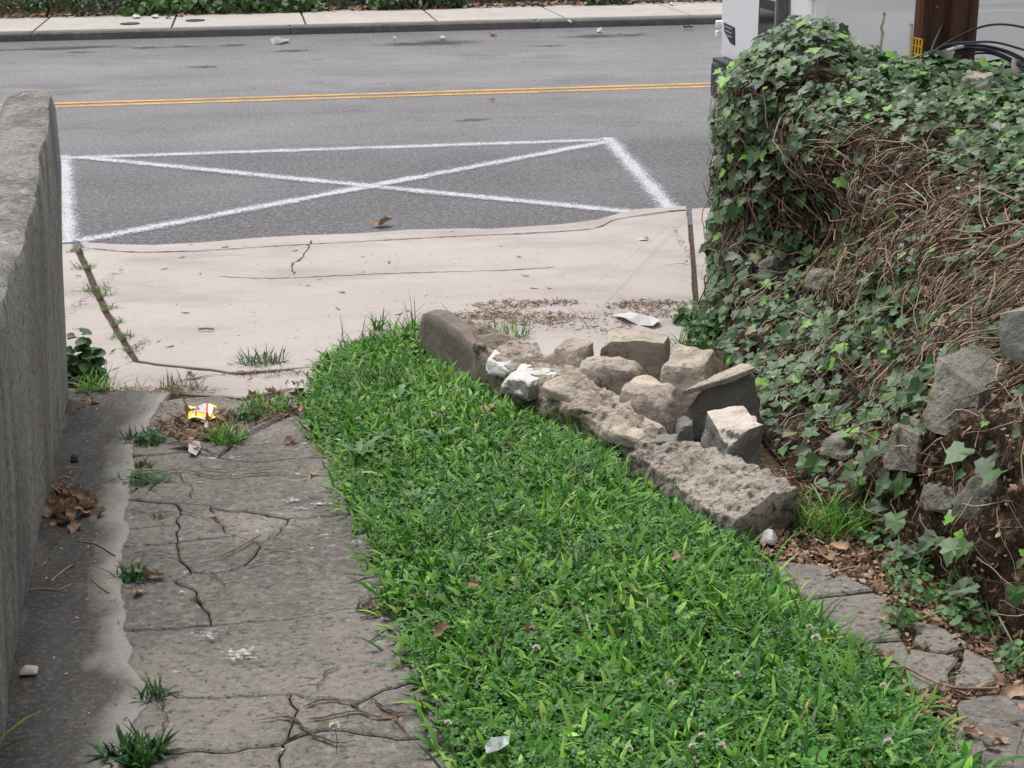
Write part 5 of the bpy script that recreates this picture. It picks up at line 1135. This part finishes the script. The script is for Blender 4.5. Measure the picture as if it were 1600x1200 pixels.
def vbox(name, c, d, mat, parent=van, bevel=.0):
    V, Fc = [], []; add_box(V, Fc, c, d); o = local_obj(name, V, Fc, mat, parent)
    if bevel:
        bm = bmesh.new(); bm.from_mesh(o.data); bmesh.ops.recalc_face_normals(bm, faces=bm.faces); bmesh.ops.bevel(bm, geom=list(bm.edges), offset=bevel, segments=3, profile=.6, affect='EDGES'); bm.to_mesh(o.data); bm.free(); o.data.polygons.foreach_set('use_smooth', [True] * len(o.data.polygons)); o.data.set_sharp_from_angle(angle=math.radians(40))
    return o
vbox('rear_bumper', (-.015, VW / 2, .47), (.12, VW - .01, .28), M['bumper'], bevel=.05)
vbox('bumper_step', (-.04, VW / 2, .625), (.12, VW - .3, .03), M['black_plastic'], bevel=.01)
for yy in (.075, VW - .075): vbox('tail_light', (-.012, yy, 1.45), (.05, .12, .52), M['taillight'], bevel=.015)
for zz in (.86, .79, 1.9):
    for yy in (.04, VW - .03): vbox('door_hinge', (-.015, yy, zz), (.06, .055, .05), M['van_white'], bevel=.012)
for s, yy in ((0, .53), (1, VW - .53)):
    d = vbox('rear_door', (-.006, yy, 1.5), (.02, .93, 1.72), M['van_white'], bevel=.008); vbox('door_window', (-.012, yy, 1.95), (.02, .68, .55), M['glass'], d)
def vquad(name, pts, mat, parent=van, th=.012, yoff=-.006):
    """plate on the near flank given (x, z) outline"""
    n = len(pts); V = [(x, yoff, z) for x, z in pts] + [(x, yoff + th, z) for x, z in pts]
    Fc = [list(range(n)), list(reversed(range(n, 2 * n)))] + [[i, i + n, (i + 1) % n + n, (i + 1) % n] for i in range(n)]
    return local_obj(name, V, Fc, mat, parent)
def rquad(name, pts, mat, parent=van, th=.014, x0=-.022):
    """plate on the rear doors given (y, z) outline"""
    n = len(pts); V = [(x0, y, z) for y, z in pts] + [(x0 + th, y, z) for y, z in pts]
    Fc = [list(reversed(range(n))), list(range(n, 2 * n))] + [[i, (i + 1) % n, (i + 1) % n + n, i + n] for i in range(n)]
    return local_obj(name, V, Fc, mat, parent)
ve = rquad('badge', [(1.88, .88), (1.62, .87), (1.60, .75), (1.70, .755), (1.86, .82)], M['black_plastic'])
for k in range(3): rquad('badge_bar', [(1.85 - .03 * k, .865 - .028 * k), (1.66, .86 - .028 * k), (1.66, .848 - .028 * k), (1.85 - .03 * k, .853 - .028 * k)], M['galv'], ve, .004, -.026)
fr_ = rquad('plate_housing', [(1.02, 1.12), (.46, 1.12), (.46, .84), (1.02, .84)], M['black_plastic'], th=.03, x0=-.04)
rquad('plate_recess', [(.98, 1.06), (.52, 1.06), (.52, .88), (.98, .88)], M['glass'], fr_, .004, -.045)
vquad('side_marker', [(.08, .92), (.2, .92), (.2, .88), (.08, .88)], M['taillight'])
for s in (0, 1):
    y0 = -.007 if s == 0 else VW - .005
    vquad('cab_window', [(3.75, 1.5), (4.75, 1.45), (4.35, 2.05), (3.8, 2.1)], M['glass'], van, .012, y0 + .02)
V = [(4.22, .2, 2.40), (4.22, VW - .2, 2.40), (4.93, VW - .12, 1.765), (4.93, .12, 1.765)]; local_obj('windscreen', [(x + .012, y, z + .012) for x, y, z in V] + V, [[0, 1, 2, 3], [7, 6, 5, 4], [0, 4, 5, 1], [1, 5, 6, 2], [2, 6, 7, 3], [3, 7, 4, 0]], M['glass'], van)
vbox('front_bumper', (5.6, VW / 2, .6), (.16, VW - .04, .3), M['bumper'], bevel=.05)
for yy in (.22, VW - .22): vbox('headlight', (5.55, yy, 1.0), (.12, .3, .2), M['sleeve'], bevel=.04)
def lathe_y(V, Fc, c, prof, n=28):
    b = len(V)
    for r, y in prof:
        for k in range(n): V.append((c[0] + r * math.cos(6.2832 * k / n), c[1] + y, c[2] + r * math.sin(6.2832 * k / n)))
    for i in range(len(prof) - 1):
        for k in range(n): Fc.append([b + i * n + k, b + i * n + (k + 1) % n, b + (i + 1) * n + (k + 1) % n, b + (i + 1) * n + k])
for wx in WHX:
    for s, wy in ((1, .06), (-1, VW - .06)):
        wh = bpy.data.objects.new('wheel', None); wh.empty_display_size = .1; wh.location = (wx, wy, WR); link(wh, van)
        V, Fc = [], []; lathe_y(V, Fc, (0, 0, 0), [(.21, 0), (.30, -.0), (.345, .02 * s), (.36, .06 * s), (.36, .17 * s), (.33, .22 * s), (.21, .22 * s)]); local_obj('tyre', V, Fc, M['tyre'], wh, True)
        V, Fc = [], []; lathe_y(V, Fc, (0, 0, 0), [(.0, .03 * s), (.06, .02 * s), (.10, .05 * s), (.17, .06 * s), (.20, .01 * s), (.212, .0)]); local_obj('rim', V, Fc, M['rim'], wh, True)
vbox('underbody', (2.8, VW / 2, .5), (4.9, VW - .5, .3), M['black_plastic'])

# ------------------------------------------------------------------ utility pole, cables, grate, sticks, sign post
PB = D(1470, 118, 7.35); pole = empty('utility_pole', (PB.x, PB.y, PB.z - .3), label='dark brown wooden utility pole standing behind the ivy on the bank', cat='pole')
V, Fc = [], []
for i in range(40):
    z = -.0 + 8.5 * i / 39
    for k in range(28):
        a = 6.2832 * k / 28; r = .142 - .004 * z + .004 * mn.noise(Vector((math.cos(a) * 6, math.sin(a) * 6, z * .5))); V.append((r * math.cos(a) + .006 * z, r * math.sin(a), z))
for i in range(39):
    for k in range(28): Fc.append([i * 28 + k, i * 28 + (k + 1) % 28, (i + 1) * 28 + (k + 1) % 28, (i + 1) * 28 + k])
Fc.append([39 * 28 + k for k in range(28)]); local_obj('shaft', V, Fc, M['pole'], pole, True)
for z, a in ((.62, 4.2), (.9, 4.9), (1.3, 4.5)):
    V, Fc = [], []; tube(V, Fc, [(.138 * math.cos(a), .138 * math.sin(a), z), (.15 * math.cos(a), .15 * math.sin(a), z)], .004, 6); local_obj('staple', V, Fc, M['galv'], pole)
dC = 7.12
cb = empty('cable_bundle', D(1452, 90, dC), label='blue-black cables taped in a bundle at the foot of the utility pole', cat='cable')
CAB = [[(1405, 122, 7.1), (1430, 102, 7.1), (1455, 88, dC), (1490, 73, dC), (1530, 70, 7.05), (1575, 80, 7.0), (1615, 100, 6.95)], [(1412, 122, 7.1), (1435, 104, 7.08), (1457, 90, dC), (1500, 72, dC), (1545, 74, 7.05), (1585, 88, 7.0), (1620, 108, 6.95)],
       [(1420, 120, 7.1), (1440, 103, 7.1), (1458, 91, dC), (1500, 77, dC), (1540, 76, 7.05), (1580, 92, 7.0), (1612, 112, 6.95)], [(1428, 121, 7.1), (1445, 103, 7.1), (1460, 92, dC), (1505, 81, dC), (1545, 80, 7.05), (1590, 99, 7.0), (1616, 118, 6.95)],
       [(1436, 122, 7.1), (1448, 101, 7.1), (1462, 92, dC), (1510, 85, dC), (1550, 84, 7.05), (1590, 102, 7.0), (1612, 122, 6.95)], [(1400, 124, 7.1), (1425, 104, 7.1), (1452, 87, dC), (1480, 70, dC), (1520, 66, 7.02), (1560, 67, 7.0), (1620, 84, 6.95)],
       [(1408, 123, 7.12), (1432, 103, 7.12), (1454, 84, dC), (1488, 62, dC), (1530, 43, 7.05), (1570, 38, 7.0), (1625, 48, 6.95)], [(1424, 122, 7.12), (1440, 106, 7.12), (1453, 84, dC), (1462, 62, 7.14), (1474, 34, 7.16), (1483, 2, 7.18), (1490, -60, 7.2)],
       [(1410, 124, 7.14), (1436, 105, 7.1), (1458, 90, dC - .02), (1500, 75, dC - .01), (1540, 78, 7.05), (1582, 96, 7.0), (1608, 116, 6.95)]]
for c in CAB:
    V, Fc = [], []; tube(V, Fc, spline([D(*q) for q in c], 40), .0052, 6); mesh_obj('cable', V, Fc, M['cable'], cb, True)
V, Fc = [], []; tube(V, Fc, [D(1446, 95, dC), D(1449, 92, dC), D(1461, 86, dC), D(1464, 84, dC)], [.024, .03, .03, .024], 10); mesh_obj('tape_wrap', V, Fc, M['strap'], cb, True)
V, Fc = [], []; tube(V, Fc, spline([D(1478, 80, dC - .02), D(1494, 75, dC - .02), D(1507, 72, dC - .02)], 6), .0085, 8); mesh_obj('sleeve', V, Fc, M['sleeve'], cb, True)
gr = empty('plastic_grate', D(1428, 120, 7.2), label='yellow plastic grid panel leaning against the left of the pole', cat='grate')
gq = [(1422, 58), (1441, 62), (1435, 122), (1416, 118)]
def gpt(u, v): a = D(*gq[0], 7.17).lerp(D(*gq[1], 7.17), u); b = D(*gq[3], 7.12).lerp(D(*gq[2], 7.12), u); return a.lerp(b, v)
for k in range(5):
    V, Fc = [], []; tube(V, Fc, [gpt(k / 4, 0), gpt(k / 4, .5), gpt(k / 4, 1)], .0032, 4); mesh_obj('bar', V, Fc, M['yellow_plastic'], gr)
for k in range(6):
    V, Fc = [], []; tube(V, Fc, [gpt(0, k / 5), gpt(.5, k / 5), gpt(1, k / 5)], .0034, 4); mesh_obj('bar', V, Fc, M['yellow_plastic'], gr)
for pts, r, lab in [([(1382, 20, 7.1), (1380, 32, 7.1), (1377, 42, 7.1), (1379, 52, 7.1), (1376, 72, 7.1), (1375, 100, 7.1), (1376, 130, 7.1)], .007, 'pale crooked bare stick standing out of the ivy before the van'), ([(1424, 38, 7.16), (1423, 60, 7.15), (1421, 120, 7.14)], .008, 'pale wooden stake at the left side of the utility pole'), ([(1586, 92, 6.9), (1584, 104, 6.9), (1588, 124, 6.9)], .011, 'short broken dead stub in the ivy at the right edge')]:
    V, Fc = [], []; P_ = spline([D(*q) for q in pts], 14); tube(V, Fc, P_, [r * (1 + .25 * mn.noise(p * 30)) for p in P_], 7); tag(mesh_obj('stick', V, Fc, M['drystick'], None, True), lab, 'stick')
sp_ = D(1222, 40, 7.45); V, Fc = [], []
for sx, wd in ((-.028, .012), (.028, .012)): add_box(V, Fc, (sx, 0, 1.2), (wd, .03, 2.6))
add_box(V, Fc, (0, .018, 1.2), (.05, .006, 2.6))
po = empty('sign_post', (sp_.x, sp_.y, .1), label='grey galvanised steel post rising out of the ivy hump by the street', cat='post'); local_obj('channel', V, Fc, M['galv'], po)
tag(topstone('rubble_stone', [(1500, 118), (1545, 125), (1560, 112), (1515, 108)], 1.12, .12, M['stone'], cuts=8, rough=.02, seed=31, roundness=.25), 'pale rock in the ivy at the right of the pole foot', 'stone')

# ------------------------------------------------------------------ litter one can pick up
pk = empty('snack_packet', G(316, 655), label='flattened yellow and red snack packet lying on the broken slabs', cat='packet')
pq = [G(294, 655, .02), G(337, 654, .016), G(338, 632, .018), G(295, 633, .024)]
def pk_pt(u, v, lift=0.0):
    p = pq[0].lerp(pq[1], u).lerp(pq[3].lerp(pq[2], u), v); p.z += .006 * math.sin(u * 7) * math.sin(v * 4 + 1) + .010 * math.sin(math.pi * u) * math.sin(math.pi * v) + lift; return p
def pk_patch(name, u0, u1, v0, v1, mat, lift, n=8):
    V = []; Fc = []
    for j in range(n + 1):
        for i in range(n + 1): V.append(pk_pt(u0 + (u1 - u0) * i / n, v0 + (v1 - v0) * j / n, lift))
    for j in range(n):
        for i in range(n): a = j * (n + 1) + i; Fc.append([a, a + 1, a + n + 2, a + n + 1])
    return mesh_obj(name, V, Fc, mat, pk, True)
pk_patch('film', 0, 1, 0, 1, M['pkt_yellow'], 0, 14); pk_patch('red_stripe', .25, .32, .06, .9, M['pkt_red'], .0012); pk_patch('red_stripe', .64, .71, .06, .95, M['pkt_red'], .0012)
pk_patch('silver_panel', .32, .64, .3, .98, M['pkt_silver'], .0012); pk_patch('white_panel', .10, .25, .30, .82, M['pkt_white'], .0012); pk_patch('white_panel', .73, .93, .28, .86, M['pkt_white'], .0012); pk_patch('red_stripe', .1, .9, .02, .07, M['pkt_white'], .0012)
for k in range(4): pk_patch('print_line', .12 + .01 * k, .22, .36 + .11 * k, .41 + .11 * k, M['pkt_ink'], .0022, 2)
def scrap(name, outline, mat, lab, cat, off=.012, curl=.03, th=None, zf=None, seed=1, group=None):
    P_ = [(zf(*q) if zf else G(*q, off)) for q in outline]; c = sum(P_, Vector()) / len(P_); V = [c + Vector((0, 0, curl * .6))]; n = len(P_); Fc = []
    for ring in (.5, 1):
        for i, p in enumerate(P_):
            q = c.lerp(p, ring); q.z += curl * (mn.noise(Vector((i * 1.3, ring * 3, seed * 2.1))) * .9 + .35 * (1 - ring)); V.append(q)
    for i in range(n): Fc += [[0, 1 + i, 1 + (i + 1) % n], [1 + i, 1 + n + i, 1 + n + (i + 1) % n, 1 + (i + 1) % n]]
    o = mesh_obj(name, V, Fc, mat); return tag(o, lab, cat, group)
pp = scrap('paper_scrap', [(260, 694), (288, 690), (300, 688), (312, 692), (314, 700), (306, 707), (294, 707), (301, 702), (290, 696)], M['paper'], 'torn pink and white paper scrap below the yellow packet', 'paper', .015, .02)
ob = scrap('pink_print', [(288, 690), (302, 687), (312, 692), (311, 699), (303, 701), (296, 695)], M['paper_pink'], None, None, .022, .02); reparent(ob, pp)
scrap('paper_scrap', [(320, 662), (324, 658), (326, 664), (324, 672), (319, 672)], M['paper'], 'small white paper twist standing among the dead leaves', 'paper', .03, .02, seed=3)
scrap('paper_scrap', [(958, 490), (985, 486), (1000, 490), (1030, 497), (1032, 503), (1020, 508), (998, 502), (975, 500)], M['paper'], 'crumpled white paper lying on the apron beside the squared block', 'paper', .02, .03, seed=5)
for i, (px, py, lab) in enumerate([(455, 600, 'white paper shred at the upper left grass corner'), (470, 602, 'second white shred at the upper left grass corner'), (482, 610, 'third white shred half in the grass corner')]): scrap('paper_scrap', [(px - 8, py), (px, py - 6), (px + 8, py - 2), (px + 6, py + 5), (px - 4, py + 5)], M['paper'], lab, 'paper', .02, .02, seed=7 + i)
scrap('plastic_film', [(757, 1160), (775, 1152), (797, 1150), (795, 1165), (780, 1174), (760, 1174)], M['film'], 'clear crinkled plastic film in the grass at the bottom', 'film', .07, .02, seed=4)
scrap('plastic_bag', [(422, 62), (432, 58), (446, 60), (453, 63), (440, 66), (426, 66)], M['film'], 'pale plastic bag lying in the far gutter', 'bag', zf=lambda a, b: Z(a, b, .03), curl=.06)
for i, (px, py, s, lab) in enumerate([(213, 25, 10, 'flat white paper on the far pavement near the covers'), (242, 25, 9, 'white crumpled paper behind the iron cover'), (691, 58, 6, 'small white scrap in the far gutter, middle'), (936, 47, 6, 'white scrap in the far gutter towards the right'), (616, 59, 4, 'tiny white scrap in the far gutter left of the middle one'), (890, 33, 5, 'tiny scrap on the far pavement edge'), (1050, 5, 8, 'white scrap under the far bushes')]): scrap('paper_scrap', [(px - s * .7, py), (px - s * .2, py - s * .2), (px + s * .7, py - .7), (px + s * .5, py + s * .17), (px - s * .35, py + s * .2)], M['paper'], lab, 'paper', zf=lambda a, b, py=py: Z(a, b, .03 if py > 45 else .12), curl=.04, seed=20 + i)
for i, (px, py, lab) in enumerate([(262, 27, 'reddish leaf on the far pavement by the white paper'), (282, 24, 'brown leaf left of the pavement joint'), (770, 54, 'brown leaf in the far gutter'), (1075, 44, 'tan leaf by the far kerb near the van'), (768, 155, 'small brown leaf below the yellow lines')]): dleaf(Z(px, py, .02 if py > 40 else .115), .16 if py < 100 else .07, lab, None, .25)
tag(scrap('leaf_scrap', [(1014, 372), (1002, 370), (995, 373), (1003, 376), (1013, 375)], M['paper'], 'pale crumpled scrap on the apron near the kerb', 'paper', .012, .02, seed=9))
cu = Z(60, 20, .1); V, Fc = [], []
for r, z in [(.0, 0), (.05, 0), (.066, .19), (.06, .19), (.046, .01)]:
    for k in range(18): V.append((cu.x + r * math.cos(k * .349), cu.y + r * math.sin(k * .349), .101 + z))
for i in range(4):
    for k in range(18): Fc.append([i * 18 + k, i * 18 + (k + 1) % 18, (i + 1) * 18 + (k + 1) % 18, (i + 1) * 18 + k])
tag(mesh_obj('drink_cup', V, Fc, M['cup'], None, True), 'blue-grey paper cup standing at the back of the far pavement', 'cup')
tag(topstone('pebble', [(113, 712), (119, 712), (119, 708), (113, 708)], .235, .015, M['black'], cuts=5, rough=.003, roundness=.25), 'black pebble on the gutter near the left wall', 'pebble')
tag(topstone('pebble', [(40, 1043), (49, 1043), (49, 1039), (41, 1039)], .35, .012, M['palestone'], cuts=5, rough=.003, roundness=.25), 'pale flat pebble on the gutter at the lower left', 'pebble')
tag(topstone('pebble', [(1195, 830), (1207, 832), (1208, 826), (1197, 824)], .315, .03, M['whitestone'], cuts=6, rough=.006, roundness=.25), 'small white stone under the end piece of the fallen wall', 'pebble')

# ------------------------------------------------------------------ growth behind the left wall and across the street
for i, (a, o_, nb, L) in enumerate([(.15, .26, 26, (.08, .22)), (.45, .30, 40, (.06, .16)), (.9, .3, 40, (.06, .14))]):
    q = WB0 + wdir * a + wout * o_; q.z = .98; weed(0, 0, ['tall grass blades behind the far end of the left wall', 'grass behind the left wall, middle tuft', 'grass behind the left wall, nearest tuft'][i], nb, .05, L, W=(.006, .010), pal=GREENS, q=q, nl=20, ls=(.02, .04), lean=(.1, .8))
q = G(10, 1180); weed(0, 0, 'long grass blade arching over the gutter at the lower left corner', 5, .02, (.08, .14), W=(.006, .009), pal=GREENS, q=Vector((-1.02, 2.72, hg(-1.02, 2.72) + .02)), lean=(.5, 1.0))
vb_ = grid_obj('far_verge', -14, 14, 18, 34, 60, 40, lambda X, Y: np.where(-( (X - C0.x) * RN.x + (Y - C0.y) * RN.y) < -13.1, .08 + .35 * np.clip(-(-13.3 + -((X - C0.x) * RN.x + (Y - C0.y) * RN.y)) - 26.6 + 0, 0, 0) + .22 * np.clip(((X - C0.x) * RN.x + (Y - C0.y) * RN.y) - 13.2, 0, 6) + .04 * nz(X, Y, 2), -.3), M['soil']); tag(vb_, kind='structure')
def shrub(t0, t1, k0, k1, h, n, pal, wts, label, ls=(.05, .10), name='shrub', trail=False):
    c = TK((t0 + t1) / 2, (k0 + k1) / 2, .1); e = empty(name, c, label=label, cat='shrub', group='bushes across the street')
    t = RNG.uniform(t0, t1, n); kk = k0 + (k1 - k0) * RNG.random(n); u_ = (t - t0) / (t1 - t0); prof = np.sin(np.pi * np.clip(u_, .02, .98)) ** .45 * (.75 + .35 * np.array([mn.noise(Vector((a * 2, b_ * 2, h))) for a, b_ in zip(t, kk)]))
    front = np.clip((kk - k0) / (k1 - k0), 0, 1) ** .5; z = .1 + h * prof * (.25 + .75 * front) * RNG.random(n) ** .7
    pos = np.stack([C0.x + RU.x * t + RN.x * kk, C0.y + RU.y * t + RN.y * kk, z], -1) + RNG.normal(0, .03, (n, 3)); pos[:, 2] = np.maximum(pos[:, 2], .125)
    nn = np.stack([RNG.normal(-RN.x * .5, .5, n), RNG.normal(-RN.y * .6, .5, n), np.abs(RNG.normal(.7, .4, n))], -1)
    V, T, C = inst(*IVY_T[0] if trail else ([(0, 0, 0), (.25, .3, .06), (.22, .65, .04), (0, 1, -.08), (-.22, .65, .04), (-.25, .3, .06), (0, .5, -.03)], [[6, 0, 1], [6, 1, 2], [6, 2, 3], [6, 3, 4], [6, 4, 5], [6, 5, 0]]), pos, frames(nn, RNG.uniform(-2.4, -.7, n)), RNG.uniform(*ls, n), mixc(pal, wts, n))
    tag(tri_obj('foliage', V, T, M['hedge'], e, C, smooth=False), kind='stuff')
    V, Fc = [], []
    for i in range(7):
        tt = t0 + (t1 - t0) * (i + .5) / 7; kk_ = (k0 + k1) / 2 + .15 * math.sin(i * 2.1); tube(V, Fc, [TK(tt, kk_, .0), TK(tt + .05, kk_, h * .4), TK(tt + .1 * math.sin(i), kk_ + .1, h * .8)], [.02, .014, .006], 5)
    mesh_obj('stems', V, Fc, M['vine1'], e, True)
HG = [(.025, .07, .016), (.04, .105, .022), (.07, .16, .03), (.015, .04, .012)]
shrub(-5.2, -3.3, 13.15, 14.6, 1.3, 1500, HG, [3, 4, 2, 3], 'dark leafy bush at the far left across the street')
shrub(-3.4, -2.0, 13.1, 14.6, 1.1, 1300, HG, [3, 3, 1, 4], 'bush with dry stems left of the iron covers')
shrub(-2.3, .3, 12.95, 14.4, .8, 2400, HG, [1, 4, 4, 1], 'bright green creeper spilling over the far pavement', (.06, .11), trail=True)
shrub(.9, 2.2, 13.0, 14.4, 1.2, 1300, HG, [4, 4, 1, 3], 'dark bush with pointed leaves right of the creeper', (.08, .16))
shrub(2.1, 3.9, 13.3, 14.6, 1.2, 1300, HG, [4, 2, 1, 5], 'very dark-leaved bush across the middle of the street')
shrub(3.9, 4.5, 13.0, 13.8, .8, 300, HG, [2, 4, 3, 1], 'small leafy shoot leaning over the far pavement', (.1, .16))
shrub(4.4, 6.6, 13.3, 14.8, 1.3, 1300, HG, [4, 2, 1, 5], 'dark bush across the street beside the van')
shrub(.2, 1.0, 13.2, 14.4, 1.0, 500, HG, [3, 3, 1, 4], 'gap-filling low bush between the creeper and the pointed bush')
shrub(-8.5, -5.0, 13.2, 14.8, 1.3, 1200, HG, [3, 3, 1, 3], 'bush beyond the left edge across the street')
shrub(6.5, 10.5, 13.2, 14.8, 1.4, 1400, HG, [3, 3, 1, 3], 'bush across the street hidden behind the van')
tp = pile(600, 22, 10, .1, .1)
n_ = 900; t = RNG.uniform(-5, 6, n_); kk = 13.0 + .25 * RNG.random(n_); x = C0.x + RU.x * t + RN.x * kk; y = C0.y + RU.y * t + RN.y * kk
V, T, C = inst(FV, FT, np.stack([x, y, np.full(n_, .11) + RNG.uniform(0, .03, n_)], -1), frames(np.stack([RNG.normal(0, .5, n_), RNG.normal(-.2, .5, n_), np.ones(n_)], -1), RNG.uniform(0, 6.28, n_)), RNG.uniform(.03, .1, n_), mixc(LC, [4, 3, 4, 1.5, 4], n_))
tag(tri_obj('far_leaf_litter', V, T, M['litter'], tint=C, smooth=False), 'brown leaf litter along the back of the far pavement', 'litter', kind='stuff')
